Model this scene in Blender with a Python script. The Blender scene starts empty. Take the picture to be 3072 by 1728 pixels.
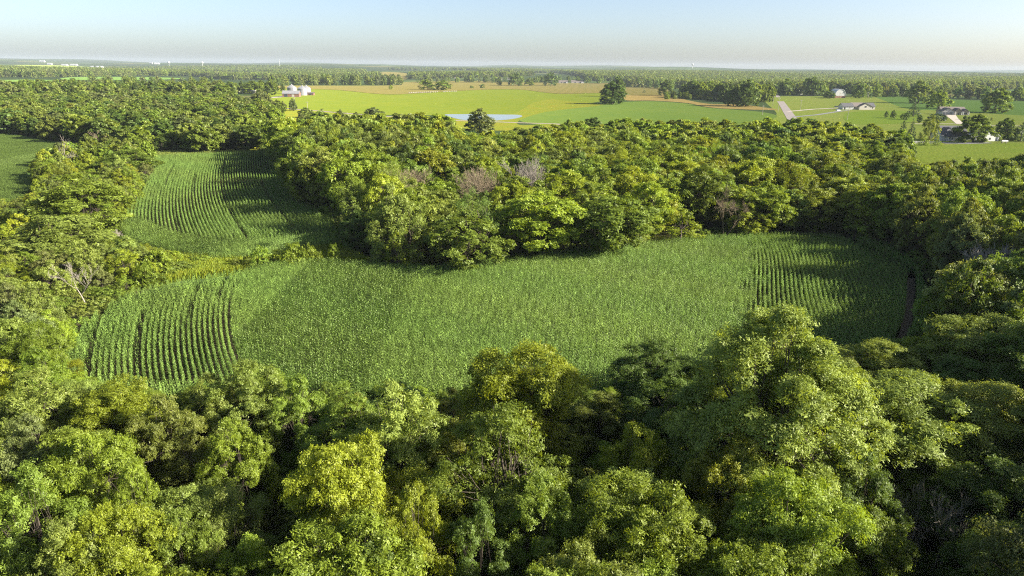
import bpy, bmesh, math, random
import numpy as np
from mathutils import Matrix, Vector

sc = bpy.context.scene
COL = sc.collection
random.seed(7)

# ------------------------------------------------------------------ camera
HAZE = 5.5e-5
CAM_H, PITCH, ROLL, FOC = 38.0, math.radians(17.96), 0.0095, 2048.0     # photo pixels (3072 x 1728)
fwd = np.array([0, math.cos(PITCH), -math.sin(PITCH)])
r0 = np.array([1.0, 0, 0])
u0 = np.cross(r0, fwd)
RIGHT = math.cos(ROLL) * r0 + math.sin(ROLL) * u0
UP = -math.sin(ROLL) * r0 + math.cos(ROLL) * u0
cam = bpy.data.cameras.new('camera')
cam.sensor_width = 36.0
cam.lens = 24.0
cam.clip_start = 0.5
cam.clip_end = 60000.0
cam_o = bpy.data.objects.new('camera', cam)
COL.objects.link(cam_o)
m = Matrix.Identity(4)
for i in range(3):
    m[i][0] = RIGHT[i]; m[i][1] = UP[i]; m[i][2] = -fwd[i]
m[2][3] = CAM_H
cam_o.matrix_world = m
sc.camera = cam_o

# ------------------------------------------------------------------ sky, sun, exposure
SUN_AZ, SUN_EL = math.radians(102), math.radians(25)
world = bpy.data.worlds.new('World')
sc.world = world
world.use_nodes = True
wn = world.node_tree
sky = wn.nodes.new('ShaderNodeTexSky')
sky.sky_type = 'NISHITA'
sky.sun_disc = False
sky.sun_elevation = SUN_EL
sky.sun_rotation = SUN_AZ
sky.altitude = 250
sky.air_density = 0.65
sky.dust_density = 1.9
sky.ozone_density = 0.4
wn.nodes['Background'].inputs[1].default_value = 0.068
wn.links.new(sky.outputs[0], wn.nodes['Background'].inputs[0])
sun = bpy.data.lights.new('sun', 'SUN')
sun.energy = 5.0
sun.angle = math.radians(0.5)
sun.color = (1.0, 0.93, 0.78)
sun_o = bpy.data.objects.new('sun', sun)
COL.objects.link(sun_o)
to_sun = Vector((math.sin(SUN_AZ) * math.cos(SUN_EL), math.cos(SUN_AZ) * math.cos(SUN_EL), math.sin(SUN_EL)))
sun_o.rotation_euler = to_sun.to_track_quat('Z', 'Y').to_euler()
sun_o.location = (60, -20, 80)
vs = sc.view_settings
vs.view_transform = 'Standard'
vs.look = 'None'
vs.gamma = 1.0
vs.use_curve_mapping = False
vs.exposure = 1.74
cy = sc.cycles
cy.max_bounces = 7
cy.diffuse_bounces = 4
cy.glossy_bounces = 2
cy.transmission_bounces = 3
cy.transparent_max_bounces = 4
cy.volume_bounces = 1
cy.use_adaptive_sampling = False
cy.adaptive_threshold = 0.02
cy.sample_clamp_indirect = 4.0
cy.caustics_reflective = False
cy.caustics_refractive = False
cy.filter_width = 1.15
cy.use_denoising = False
cy.denoiser = 'OPENIMAGEDENOISE'
cy.denoising_input_passes = 'RGB_ALBEDO_NORMAL'
cy.denoising_prefilter = 'ACCURATE'
cy.sample_clamp_direct = 6.0

# ------------------------------------------------------------------ coordinates
def sstep(a, b, v):
    t = np.clip((v - a) / (b - a), 0, 1)
    return t * t * (3 - 2 * t)

def ground(x, y):
    """terrain height; level round the fields, rolling beyond, ridges at the horizon"""
    x = np.asarray(x, float); y = np.asarray(y, float)
    r = np.hypot(x, y)
    w = sstep(950, 2200, r)
    z = w * (4.5 * np.sin(x / 310 + 1.3) * np.cos(y / 420 + .4) + 5 * np.sin((x + y) / 690 + 2.1) + 4 * np.cos((x * .6 - y) / 530))
    far = sstep(3200, 9500, r)
    z = z + far * (30 + 15 * np.sin(x / 1500 + .8) + 12 * np.sin(x / 640 + y / 1700) + 6 * np.sin(x / 270 + 2) + 5 * np.sin(y / 800))
    left = sstep(800, -3500, x) * sstep(3500, 8500, r)
    return z + left * 26

def ray(px, py):
    d = fwd + RIGHT * (px - 1536) / FOC - UP * (py - 864) / FOC
    return d / np.linalg.norm(d)

def at(px, py, z=0.0):
    """photo pixel -> the point where its line of sight meets height z"""
    d = ray(px, py)
    if d[2] > -1e-4:
        d[2] = -1e-4
    t = (CAM_H - z) / -d[2]
    p = d * t
    if p[1] > 900:                       # rolling country: walk along the ray
        tt = 300.0
        while tt < 14000:
            q = d * tt
            if CAM_H + q[2] <= ground(q[0], q[1]) + z:
                break
            tt *= 1.012
        p = d * tt
    return float(p[0]), float(p[1])

DS = 3072 / 2576.0
def D(x, y, z=0.0):
    return at(x * DS, y * DS, z)

def project(x, y, z):
    v = np.array([x, y, z - CAM_H])
    f = v @ fwd
    return 1536 + FOC * (v @ RIGHT) / f, 864 - FOC * (v @ UP) / f, f

def inside(poly, x, y):
    x = np.asarray(x, float); y = np.asarray(y, float)
    c = np.zeros(x.shape, bool)
    n = len(poly)
    for i in range(n):
        x1, y1 = poly[i]; x2, y2 = poly[(i + 1) % n]
        if y1 == y2: continue
        k = ((y1 > y) != (y2 > y)) & (x < (x2 - x1) * (y - y1) / (y2 - y1) + x1)
        c ^= k
    return c

# ------------------------------------------------------------------ materials
def mat(name):
    M = bpy.data.materials.new(name)
    M.use_nodes = True
    nt = M.node_tree
    nt.nodes.clear()
    out = nt.nodes.new('ShaderNodeOutputMaterial')
    return M, nt, out

def N(nt, typ, **kw):
    n = nt.nodes.new(typ)
    for k, v in kw.items():
        if k.startswith('i_'):
            n.inputs[int(k[2:])].default_value = v
        else:
            setattr(n, k, v)
    return n

def mixcol(nt, fac, a, b, blend='MIX'):
    n = nt.nodes.new('ShaderNodeMix')
    n.data_type = 'RGBA'
    n.blend_type = blend
    for sock, v in ((n.inputs[0], fac), (n.inputs[6], a), (n.inputs[7], b)):
        if hasattr(v, 'is_output') or isinstance(v, bpy.types.NodeSocket):
            nt.links.new(v, sock)
        else:
            sock.default_value = v if isinstance(v, float) else (*v, 1.0)
    return n.outputs[2]

def noise_fac(nt, vec, scale, lo=.35, hi=.65, detail=4.0, stretch=None):
    if stretch:
        mp = N(nt, 'ShaderNodeMapping')
        mp.inputs[3].default_value = stretch
        nt.links.new(vec, mp.inputs[0]); vec = mp.outputs[0]
    n = N(nt, 'ShaderNodeTexNoise')
    n.inputs['Scale'].default_value = scale
    n.inputs['Detail'].default_value = detail
    nt.links.new(vec, n.inputs['Vector'])
    mr = N(nt, 'ShaderNodeMapRange', i_1=lo, i_2=hi)
    nt.links.new(n.outputs[0], mr.inputs[0])
    return mr.outputs[0]

def ground_mat(name, cols, scale=.05, fine=1.5, rough=.95, stripes=None, bump=.4):
    """three tones mixed by broad and fine noise"""
    M, nt, out = mat(name)
    geo = N(nt, 'ShaderNodeNewGeometry')
    pos = geo.outputs['Position']
    c = mixcol(nt, noise_fac(nt, pos, scale), cols[0], cols[1])
    c = mixcol(nt, noise_fac(nt, pos, scale * 6, .45, .7), c, cols[2])
    f2 = noise_fac(nt, pos, fine, .3, .7, 5)
    dark = tuple(v * .62 for v in cols[0])
    c = mixcol(nt, f2, c, mixcol(nt, .45, c, dark))
    if stripes:
        ang, period, amt = stripes
        mp = N(nt, 'ShaderNodeMapping')
        mp.inputs[2].default_value = (0, 0, ang)
        nt.links.new(pos, mp.inputs[0])
        wv = N(nt, 'ShaderNodeTexWave')
        wv.inputs['Scale'].default_value = 6.28 / period / 6.28 * .314
        wv.inputs['Distortion'].default_value = 2.5
        wv.inputs['Detail'].default_value = 2
        wv.inputs['Detail Scale'].default_value = .3
        nt.links.new(mp.outputs[0], wv.inputs[0])
        mm = N(nt, 'ShaderNodeMath', operation='MULTIPLY')
        mm.inputs[1].default_value = amt
        nt.links.new(wv.outputs['Fac'], mm.inputs[0])
        c = mixcol(nt, mm.outputs[0], c, cols[2])
    b = N(nt, 'ShaderNodeBsdfDiffuse')
    b.inputs[1].default_value = 1.0
    nt.links.new(c, b.inputs[0])
    bp = N(nt, 'ShaderNodeBump')
    bp.inputs['Strength'].default_value = bump
    bp.inputs['Distance'].default_value = .5
    nt.links.new(f2, bp.inputs['Height'])
    nt.links.new(bp.outputs[0], b.inputs['Normal'])
    nt.links.new(b.outputs[0], out.inputs[0])
    return M

def plain(name, col, rough=.7, metal=0.0, vary=.18, scale=1.2):
    M, nt, out = mat(name)
    geo = N(nt, 'ShaderNodeNewGeometry')
    f = noise_fac(nt, geo.outputs['Position'], scale, .3, .7)
    c = mixcol(nt, f, col, tuple(v * (1 - vary) for v in col))
    p = N(nt, 'ShaderNodeBsdfPrincipled')
    p.inputs['Roughness'].default_value = rough
    p.inputs['Metallic'].default_value = metal
    nt.links.new(c, p.inputs['Base Color'])
    nt.links.new(p.outputs[0], out.inputs[0])
    return M

def leaf_mat(name, trans=.40, gloss=.018, transtint=(1.25, 1.15, .45)):
    M, nt, out = mat(name)
    a = N(nt, 'ShaderNodeAttribute', attribute_type='INSTANCER', attribute_name='leafcol')
    t = N(nt, 'ShaderNodeAttribute', attribute_type='GEOMETRY', attribute_name='tint')
    oi = N(nt, 'ShaderNodeObjectInfo')
    # leaf to leaf variation: darker blue green .. lighter yellow green
    mr = N(nt, 'ShaderNodeMapRange', i_1=0.0, i_2=1.0, i_3=.55, i_4=1.5)
    nt.links.new(t.outputs['Fac'], mr.inputs[0])
    vm = N(nt, 'ShaderNodeVectorMath', operation='SCALE')
    nt.links.new(a.outputs['Vector'], vm.inputs[0])
    nt.links.new(mr.outputs[0], vm.inputs['Scale'])
    hs = N(nt, 'ShaderNodeHueSaturation')
    mr2 = N(nt, 'ShaderNodeMapRange', i_1=0.0, i_2=1.0, i_3=.508, i_4=.492)
    nt.links.new(t.outputs['Fac'], mr2.inputs[0])
    nt.links.new(mr2.outputs[0], hs.inputs['Hue'])
    mr3 = N(nt, 'ShaderNodeMapRange', i_1=0.0, i_2=1.0, i_3=.85, i_4=1.15)
    nt.links.new(oi.outputs['Random'], mr3.inputs[0])
    nt.links.new(mr3.outputs[0], hs.inputs['Value'])
    nt.links.new(vm.outputs[0], hs.inputs['Color'])
    d = N(nt, 'ShaderNodeBsdfDiffuse')
    nt.links.new(hs.outputs[0], d.inputs[0])
    tr = N(nt, 'ShaderNodeBsdfTranslucent')
    nt.links.new(mixcol(nt, 1.0, hs.outputs[0], transtint, 'MULTIPLY'), tr.inputs[0])
    m1 = N(nt, 'ShaderNodeMixShader')
    m1.inputs[0].default_value = trans
    nt.links.new(d.outputs[0], m1.inputs[1]); nt.links.new(tr.outputs[0], m1.inputs[2])
    g = N(nt, 'ShaderNodeBsdfGlossy')
    g.inputs['Color'].default_value = (1, 1, .92, 1)
    g.inputs['Roughness'].default_value = .5
    m2 = N(nt, 'ShaderNodeMixShader')
    m2.inputs[0].default_value = gloss
    nt.links.new(m1.outputs[0], m2.inputs[1]); nt.links.new(g.outputs[0], m2.inputs[2])
    nt.links.new(m2.outputs[0], out.inputs[0])
    return M

MAT = {}
MAT['leaf'] = leaf_mat('leaf')
MAT['corn'] = leaf_mat('corn_leaf', trans=.30, gloss=.014)
MAT['bark'] = plain('bark', (.065, .05, .038), .9)
MAT['deadwood'] = plain('dead_wood', (.30, .265, .225), .9)
MAT['redwood'] = plain('dead_twigs', (.25, .195, .125), .9)
MAT['land'] = None
MAT['floor'] = ground_mat('forest_floor', ((.045, .05, .02), (.06, .05, .028), (.035, .055, .018)), .2, 2)
MAT['soil'] = ground_mat('corn_soil', ((.07, .06, .035), (.06, .07, .03), (.085, .07, .045)), .1, 3)
MAT['track'] = ground_mat('bare_track', ((.17, .12, .08), (.15, .11, .075), (.13, .12, .06)), .3, 3)
MAT['hay'] = ground_mat('hay_green', ((.15, .185, .020), (.175, .195, .022), (.125, .17, .022)), .011, .35, stripes=(.35, 9, .55), bump=.15)
MAT['hay2'] = ground_mat('hay_green_right', ((0.125, 0.185, 0.031), (0.161, 0.208, 0.036), (0.107, 0.174, 0.036)), .013, .35, stripes=(1.2, 8, .6), bump=.15)
MAT['dry'] = ground_mat('dry_grass', ((0.17, 0.153, 0.043), (0.148, 0.142, 0.043), (0.187, 0.153, 0.051)), .012, .35, stripes=(.1, 14, .6), bump=.2)
MAT['straw'] = ground_mat('straw_stubble', ((0.285, 0.211, 0.068), (0.248, 0.186, 0.062), (0.31, 0.229, 0.087)), .02, .4, bump=.2)
MAT['yellow'] = ground_mat('yellow_grass', ((0.18, 0.216, 0.024), (0.24, 0.21, 0.026), (0.132, 0.18, 0.026)), .06, .8)
MAT['lawn'] = ground_mat('lawn', ((0.2, 0.25, 0.046), (0.25, 0.263, 0.059), (0.169, 0.23, 0.039)), .03, .6)
MAT['lawnb'] = ground_mat('lawn_bright', ((0.163, 0.24, 0.029), (0.192, 0.25, 0.034), (0.144, 0.221, 0.029)), .04, .6)
MAT['meadow'] = ground_mat('meadow', ((0.195, 0.256, 0.036), (0.235, 0.272, 0.047), (0.165, 0.235, 0.03)), .05, .7)
MAT['soy'] = ground_mat('soybean_green', ((0.105, 0.181, 0.039), (0.121, 0.198, 0.044), (0.094, 0.165, 0.039)), .01, .5, bump=.2)
MAT['margin'] = ground_mat('field_margin', ((.17, .23, .022), (.21, .25, .026), (.13, .20, .024)), .2, 2)
MAT['gravel'] = plain('gravel', (.30, .25, .19), .95, 0, .25, .5)
MAT['asphalt'] = plain('pale_asphalt', (.21, .18, .165), .9, 0, .15, .4)
MAT['drive'] = plain('drive_asphalt', (.15, .15, .155), .9, 0, .2, .4)
MAT['concrete'] = plain('concrete', (.36, .31, .26), .9, 0, .12, .4)
MAT['reddirt'] = ground_mat('red_dirt', ((0.255, 0.135, 0.06), (0.3, 0.188, 0.075), (0.225, 0.165, 0.045)), .1, .8)
MAT['white'] = plain('white_paint', (.46, .46, .46), .6, 0, .08)
MAT['offwhite'] = plain('cream_siding', (.42, .39, .34), .7, 0, .08)
MAT['grey_siding'] = plain('grey_siding', (.30, .30, .31), .7, 0, .1)
MAT['brown_siding'] = plain('brown_siding', (.22, .18, .15), .7, 0, .1)
MAT['roof_dark'] = plain('dark_shingle', (.085, .085, .095), .9, 0, .25, .8)
MAT['roof_tan'] = plain('tan_shingle', (.15, .125, .115), .9, 0, .2, .8)
MAT['metal'] = plain('galvanised_steel', (.30, .30, .31), .5, .2, .15, .6)
MAT['tin'] = plain('white_tin_roof', (.44, .45, .47), .5, .1, .1, .3)
MAT['rust'] = plain('rusty_red_boards', (.24, .13, .09), .9, 0, .3, .8)
MAT['glass'] = plain('window_glass', (.03, .035, .045), .15, 0, .1)
MAT['pole'] = plain('weathered_pole', (.36, .32, .27), .9)
MAT['wrap'] = plain('bale_wrap', (.50, .46, .36), .7, 0, .25)
MAT['carpaint'] = plain('car_paint', (.72, .74, .77), .3, 0, .05)
MAT['cardark'] = plain('dark_car_paint', (.05, .06, .08), .3, 0, .05)
MAT['rubber'] = plain('tyre_rubber', (.03, .03, .03), .8)

# open country: mosaic of woods, crops and grass
M, nt, out = mat('open_country')
geo = N(nt, 'ShaderNodeNewGeometry')
pos = geo.outputs['Position']
vo = N(nt, 'ShaderNodeTexVoronoi')
vo.inputs['Scale'].default_value = .0028
nt.links.new(pos, vo.inputs['Vector'])
cr = N(nt, 'ShaderNodeValToRGB')
cr.color_ramp.interpolation = 'CONSTANT'
els = cr.color_ramp.elements
els[0].color = (.075, .12, .035, 1)
els[1].position = .3; els[1].color = (.06, .10, .035, 1)
for p_, c_ in ((.48, (.11, .15, .045, 1)), (.66, (.08, .125, .04, 1)), (.86, (.19, .18, .07, 1))):
    e = els.new(p_); e.color = c_
sp = N(nt, 'ShaderNodeSeparateColor')
nt.links.new(vo.outputs['Color'], sp.inputs[0])
nt.links.new(sp.outputs[0], cr.inputs[0])
woodf = noise_fac(nt, pos, .0011, .44, .50, 6)
c = mixcol(nt, woodf, cr.outputs[0], (.035, .055, .022))
c = mixcol(nt, noise_fac(nt, pos, .05, .4, .7, 5), c, (.05, .07, .03))
d = N(nt, 'ShaderNodeBsdfDiffuse')
nt.links.new(c, d.inputs[0])
nt.links.new(d.outputs[0], out.inputs[0])
MAT['land'] = M

# water
M, nt, out = mat('pond_water')
p = N(nt, 'ShaderNodeBsdfPrincipled')
p.inputs['Base Color'].default_value = (.15, .17, .17, 1)
p.inputs['Roughness'].default_value = .06
nz = N(nt, 'ShaderNodeTexNoise'); nz.inputs['Scale'].default_value = 1.2
geo = N(nt, 'ShaderNodeNewGeometry')
nt.links.new(geo.outputs['Position'], nz.inputs['Vector'])
bp = N(nt, 'ShaderNodeBump'); bp.inputs['Strength'].default_value = .15; bp.inputs['Distance'].default_value = .1
nt.links.new(nz.outputs[0], bp.inputs['Height'])
nt.links.new(bp.outputs[0], p.inputs['Normal'])
nt.links.new(p.outputs[0], out.inputs[0])
MAT['water'] = M

# ------------------------------------------------------------------ mesh helpers
def tag(o, label=None, cat=None, group=None, kind=None):
    if label: o['label'] = label
    if cat: o['category'] = cat
    if group: o['group'] = group
    if kind: o['kind'] = kind
    return o

def link(name, data, parent=None, loc=None, rz=None):
    o = bpy.data.objects.new(name, data)
    COL.objects.link(o)
    if parent: o.parent = parent
    if loc is not None: o.location = loc
    if rz is not None: o.rotation_euler = (0, 0, rz)
    return o

class MB:
    def __init__(s): s.v = []; s.f = []
    def add(s, vs_, fs_):
        n = len(s.v); s.v += [tuple(q) for q in vs_]; s.f += [tuple(i + n for i in f) for f in fs_]; return s
    def box(s, x0, x1, y0, y1, z0, z1):
        return s.add([(x, y, z) for z in (z0, z1) for y in (y0, y1) for x in (x0, x1)],
                     [(0, 2, 3, 1), (4, 5, 7, 6), (0, 1, 5, 4), (2, 6, 7, 3), (0, 4, 6, 2), (1, 3, 7, 5)])
    def prism(s, prof, a0, a1, axis='y'):
        """extrude a profile of (u, z) along an axis"""
        n = len(prof)
        f3 = (lambda u, z, a: (u, a, z)) if axis == 'y' else (lambda u, z, a: (a, u, z))
        vv = [f3(u, z, a0) for u, z in prof] + [f3(u, z, a1) for u, z in prof]
        ff = [tuple(range(n)), tuple(range(2 * n - 1, n - 1, -1))] + [(i, i + n, (i + 1) % n + n, (i + 1) % n) for i in range(n)]
        return s.add(vv, ff)
    def lathe(s, prof, n=20, cx=0, cy_=0):
        vv = []; ff = []
        for r, z in prof:
            for k in range(n):
                a = 2 * math.pi * k / n
                vv.append((cx + r * math.cos(a), cy_ + r * math.sin(a), z))
        for j in range(len(prof) - 1):
            for k in range(n):
                ff.append((j * n + k, j * n + (k + 1) % n, (j + 1) * n + (k + 1) % n, (j + 1) * n + k))
        ff.append(tuple(range(n))[::-1]); ff.append(tuple((len(prof) - 1) * n + k for k in range(n)))
        return s.add(vv, ff)
    def tube(s, p0, p1, r0_, r1_, n=6):
        p0 = Vector(p0); p1 = Vector(p1)
        d = (p1 - p0).normalized()
        a = d.orthogonal().normalized(); b = d.cross(a)
        vv = []
        for p_, r_ in ((p0, r0_), (p1, r1_)):
            for k in range(n):
                t = 2 * math.pi * k / n
                vv.append(p_ + a * (r_ * math.cos(t)) + b * (r_ * math.sin(t)))
        ff = [(k, (k + 1) % n, n + (k + 1) % n, n + k) for k in range(n)] + [tuple(range(n))[::-1], tuple(range(n, 2 * n))]
        return s.add(vv, ff)
    def mesh(s, name, mt):
        me = bpy.data.meshes.new(name); me.from_pydata(s.v, [], s.f); me.update()
        if mt: me.materials.append(MAT[mt])
        return me
    def build(s, name, mt, parent=None):
        bm = bmesh.new(); me = s.mesh(name, mt); bm.from_mesh(me)
        bmesh.ops.recalc_face_normals(bm, faces=bm.faces); bm.to_mesh(me); bm.free()
        return link(name, me, parent)

def smooth_closed(pts, k=5):
    """Catmull-Rom through a closed outline"""
    P = [np.array(p) for p in pts]; n = len(P); o = []
    for i in range(n):
        a, b, c_, d_ = P[i - 1], P[i], P[(i + 1) % n], P[(i + 2) % n]
        for j in range(k):
            t = j / k
            o.append(tuple(.5 * ((2 * b) + (-a + c_) * t + (2 * a - 5 * b + 4 * c_ - d_) * t * t + (-a + 3 * b - 3 * c_ + d_) * t ** 3)))
    return o

def sheet(name, pts, z, mt, smooth=True, kind='structure', cell=60):
    """a ground patch draped over the terrain"""
    if smooth: pts = smooth_closed(pts)
    bm = bmesh.new()
    f = bm.faces.new([bm.verts.new((p[0], p[1], 0)) for p in pts])
    bmesh.ops.triangulate(bm, faces=bm.faces[:])
    xs = [p[0] for p in pts]; ys = [p[1] for p in pts]
    if max(ys) > 880:
        for ax, (lo, hi) in enumerate(((min(xs), max(xs)), (min(ys), max(ys)))):
            st = max(cell, (hi - lo) / 60)
            q = math.ceil(lo / st) * st
            while q < hi:
                co = [0, 0, 0]; no = [0, 0, 0]; co[ax] = q; no[ax] = 1
                bmesh.ops.bisect_plane(bm, geom=bm.verts[:] + bm.edges[:] + bm.faces[:], plane_co=co, plane_no=no)
                q += st
    for v in bm.verts:
        v.co.z = float(ground(v.co.x, v.co.y)) + z
    bmesh.ops.recalc_face_normals(bm, faces=bm.faces)
    if sum(f_.normal.z for f_ in bm.faces) < 0:
        bmesh.ops.reverse_faces(bm, faces=bm.faces[:])
    me = bpy.data.meshes.new(name); bm.to_mesh(me); bm.free()
    me.materials.append(MAT[mt])
    o = link(name, me)
    o['kind'] = kind
    return o

def ribbon(name, pts, width, z, mt, kind='structure'):
    P = np.array(pts, float)
    t = np.gradient(P, axis=0); t /= np.linalg.norm(t, axis=1)[:, None]
    nrm = np.stack([-t[:, 1], t[:, 0]], 1)
    mb = MB()
    w = np.broadcast_to(np.asarray(width, float), (len(P),))
    vv = []
    for i in range(len(P)):
        for s_ in (1, -1):
            q = P[i] + nrm[i] * w[i] / 2 * s_
            vv.append((q[0], q[1], float(ground(q[0], q[1])) + z))
    mb.add(vv, [(2 * i, 2 * i + 1, 2 * i + 3, 2 * i + 2) for i in range(len(P) - 1)])
    o = mb.build(name, mt)
    o['kind'] = kind
    return o

# ------------------------------------------------------------------ terrain
rings = np.concatenate([[0], np.geomspace(12, 15000, 190)])
na = 240
V = []
for r_ in rings:
    a = np.arange(na) * 2 * math.pi / na
    x = r_ * np.sin(a); y = r_ * np.cos(a)
    V.append(np.stack([x, y, ground(x, y)], 1))
V = np.concatenate(V)
F = []
for j in range(len(rings) - 1):
    for k in range(na):
        F.append((j * na + k, j * na + (k + 1) % na, (j + 1) * na + (k + 1) % na, (j + 1) * na + k))
me = bpy.data.meshes.new('terrain'); me.from_pydata(V.tolist(), [], F); me.materials.append(MAT['land'])
for pl in me.polygons: pl.use_smooth = True
bm = bmesh.new(); bm.from_mesh(me); bmesh.ops.remove_doubles(bm, verts=bm.verts, dist=.001)
bmesh.ops.recalc_face_normals(bm, faces=bm.faces)
if sum(f_.normal.z for f_ in bm.faces) < 0: bmesh.ops.reverse_faces(bm, faces=bm.faces[:])
bm.to_mesh(me); bm.free()
o = link('terrain', me); o['kind'] = 'structure'

# ------------------------------------------------------------------ field outlines
CORN = [D(*p) for p in [(590, 690, 1), (700, 668, 1), (800, 662, 1), (920, 668, 1), (1060, 677, 1), (1150, 672, 1), (1300, 655, 1), (1450, 637, 1), (1600, 617, 1),
        (1750, 603, 1), (1900, 596, 1), (2030, 595, 1), (2130, 600, 1), (2210, 615, 1), (2270, 645, 1), (2312, 692, 1), (2342, 760, 1), (2335, 825, 0),
        (2260, 890, 0), (2120, 950, 0), (1900, 1000, 0), (1700, 1010, 0), (1500, 1000, 2), (1200, 975, 2), (800, 975, 2), (560, 978, 2), (400, 990, 2), (250, 984, 2),
        (148, 914, 2), (172, 850, 2), (296, 742, 2), (445, 702, 2)]]
CORN2 = [D(*p) for p in [(372, 402), (500, 396), (600, 392), (690, 392), (706, 425), (716, 470), (740, 515), (800, 548), (840, 582), (852, 618),
        (800, 630), (762, 632), (700, 652), (600, 662), (520, 662), (440, 648), (350, 622), (308, 596), (312, 560), (342, 520), (372, 470), (388, 430)]]
LEFTF = [D(*p) for p in [(-330, 320), (-100, 322), (40, 343), (130, 362), (280, 366), (250, 385), (120, 400), (70, 430), (82, 470), (60, 500), (0, 520), (-200, 540), (-330, 540)]]
WOODS = {
    'front': [D(*p) for p in [(-420, 945, 2), (130, 926, 2), (245, 997, 2), (400, 1003, 2), (560, 990, 2), (800, 987, 2), (1200, 987, 2), (1500, 1012, 2), (1700, 1022), (1900, 1012), (2120, 962), (2260, 905), (2330, 900),
                              (2500, 1040), (2560, 1449), (2560, 2300), (-420, 2300)]],
    'middle': [D(*p) for p in [(862, 622), (930, 676), (1060, 684), (1150, 680), (1300, 662), (1450, 645), (1600, 625), (1750, 610), (1900, 602), (2030, 601), (2130, 606), (2210, 600), (2300, 560, 5),
                               (2310, 440, 8), (2280, 395, 10), (2265, 345, 10), (2150, 325, 10), (2000, 316, 10), (1850, 320, 10), (1650, 322, 10), (1450, 316, 10), (1250, 335, 10), (1140, 320, 10),
                               (1000, 312, 10), (900, 318, 10), (750, 338, 8), (695, 352, 6), (690, 390), (712, 425), (724, 470), (750, 512), (815, 545), (850, 578)]],
    'right': [D(*p) for p in [(2140, 602), (2218, 612), (2280, 642), (2322, 692), (2352, 760), (2345, 828), (2275, 897), (2340, 905), (2500, 1030), (2565, 1449), (2565, 2200), (3300, 1500, 8), (3300, 440, 8), (2576, 430, 9),
                              (2430, 412, 9), (2330, 432, 9), (2305, 520, 6), (2215, 598)]],
    'upper': [D(*p) for p in [(-420, 232, 10), (0, 236, 10), (200, 236, 10), (400, 232, 10), (560, 240, 10), (640, 255, 10), (690, 275, 9), (690, 300, 7), (640, 312, 5), (600, 330, 4), (680, 350, 3),
                              (668, 385), (500, 388), (380, 390), (300, 372), (170, 360), (100, 350), (40, 338), (-330, 318)]],
    'slope': [D(*p) for p in [(88, 440), (140, 405), (285, 372), (372, 398), (382, 432), (366, 475), (336, 525), (306, 565), (302, 600), (345, 630), (440, 656), (530, 668), (400, 692, 2), (290, 735, 2), (160, 848, 2), (132, 920, 2),
                              (-420, 935), (-420, 545), (0, 525), (65, 505), (90, 470)]],
}
sheet('corn_ground', CORN, .02, 'soil')
sheet('corn_ground', CORN2, .02, 'soil')
sheet('crop_ground', LEFTF, .02, 'soil')
for k, z in (('front', .035), ('middle', .04), ('right', .03), ('upper', .03), ('slope', .045)):
    sheet('forest_floor', WOODS[k], z, 'floor', smooth=False)
sheet('field_margin', [D(*p) for p in [(380, 655), (470, 650), (620, 658), (700, 652), (760, 632), (860, 625), (960, 668), (800, 664), (700, 670), (590, 693), (450, 708), (380, 720)]], .06, 'margin')
sheet('track', [D(*p) for p in [(790, 626), (835, 617), (870, 616), (870, 625), (830, 634), (800, 636)]], .075, 'gravel')
sheet('field_margin', [D(*p) for p in [(660, 372), (690, 368), (712, 400), (722, 460), (750, 505), (820, 545), (858, 590), (852, 620), (838, 580), (800, 545), (738, 512), (714, 465), (704, 425), (690, 392), (655, 390)]], .07, 'margin')
sheet('pasture', [at(*p) for p in [(690, 350), (760, 326), (860, 327), (1080, 345), (1180, 352), (1250, 375), (1180, 420), (1000, 420), (900, 430), (820, 420), (790, 460), (760, 470), (740, 420), (820, 390), (840, 362), (720, 375), (690, 372)]], .07, 'yellow')
sheet('bare_dirt', [at(*p) for p in [(715, 338), (745, 330), (800, 334), (830, 340), (780, 347), (730, 352)]], .09, 'reddirt')
sheet('hay_field', [at(*p) for p in [(800, 300), (830, 263), (1000, 268), (1130, 280), (1225, 281), (1380, 271), (1480, 267), (1560, 267), (1640, 277), (1700, 280), (1800, 279), (1845, 285), (1820, 300), (1700, 322), (1640, 340), (1560, 350),
      (1480, 352), (1340, 346), (1200, 346), (1080, 341), (1000, 335), (858, 324), (815, 318)]], .05, 'hay')
sheet('hay_field', [at(*p) for p in [(1560, 356), (1650, 330), (1790, 313), (1870, 306), (1960, 304), (2060, 311), (2120, 323), (2200, 329), (2290, 337), (2330, 352), (2200, 380), (2100, 385), (1900, 383), (1700, 380), (1600, 372)]], .08, 'hay2')
sheet('stubble_field', [at(*p) for p in [(1872, 300), (1878, 285), (1990, 284), (2060, 300), (2130, 312), (2210, 313), (2290, 322), (2330, 330), (2200, 327), (2120, 321), (2060, 309), (1960, 302)]], .10, 'straw')
sheet('dry_field', [at(*p) for p in [(830, 258), (1180, 257), (1215, 247), (1400, 244), (1560, 247), (1720, 250), (1900, 251), (1990, 263), (1995, 283), (1880, 286), (1830, 280), (1700, 282), (1640, 279), (1560, 269), (1480, 269), (1380, 273), (1225, 283), (1130, 282), (1000, 270), (830, 265)]], .30, 'dry')
sheet('dry_field', [at(*p) for p in [(1150, 216), (1210, 219), (1228, 226), (1225, 236), (1180, 240), (1140, 228)]], .5, 'dry')
sheet('yellow_grass_bank', [at(*p) for p in [(1500, 352), (1560, 332), (1600, 308), (1650, 298), (1700, 303), (1800, 312), (1790, 318), (1650, 334), (1570, 356), (1560, 375), (1680, 372), (1700, 385), (1480, 392), (1330, 375), (1330, 355)]], .09, 'yellow')
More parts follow.
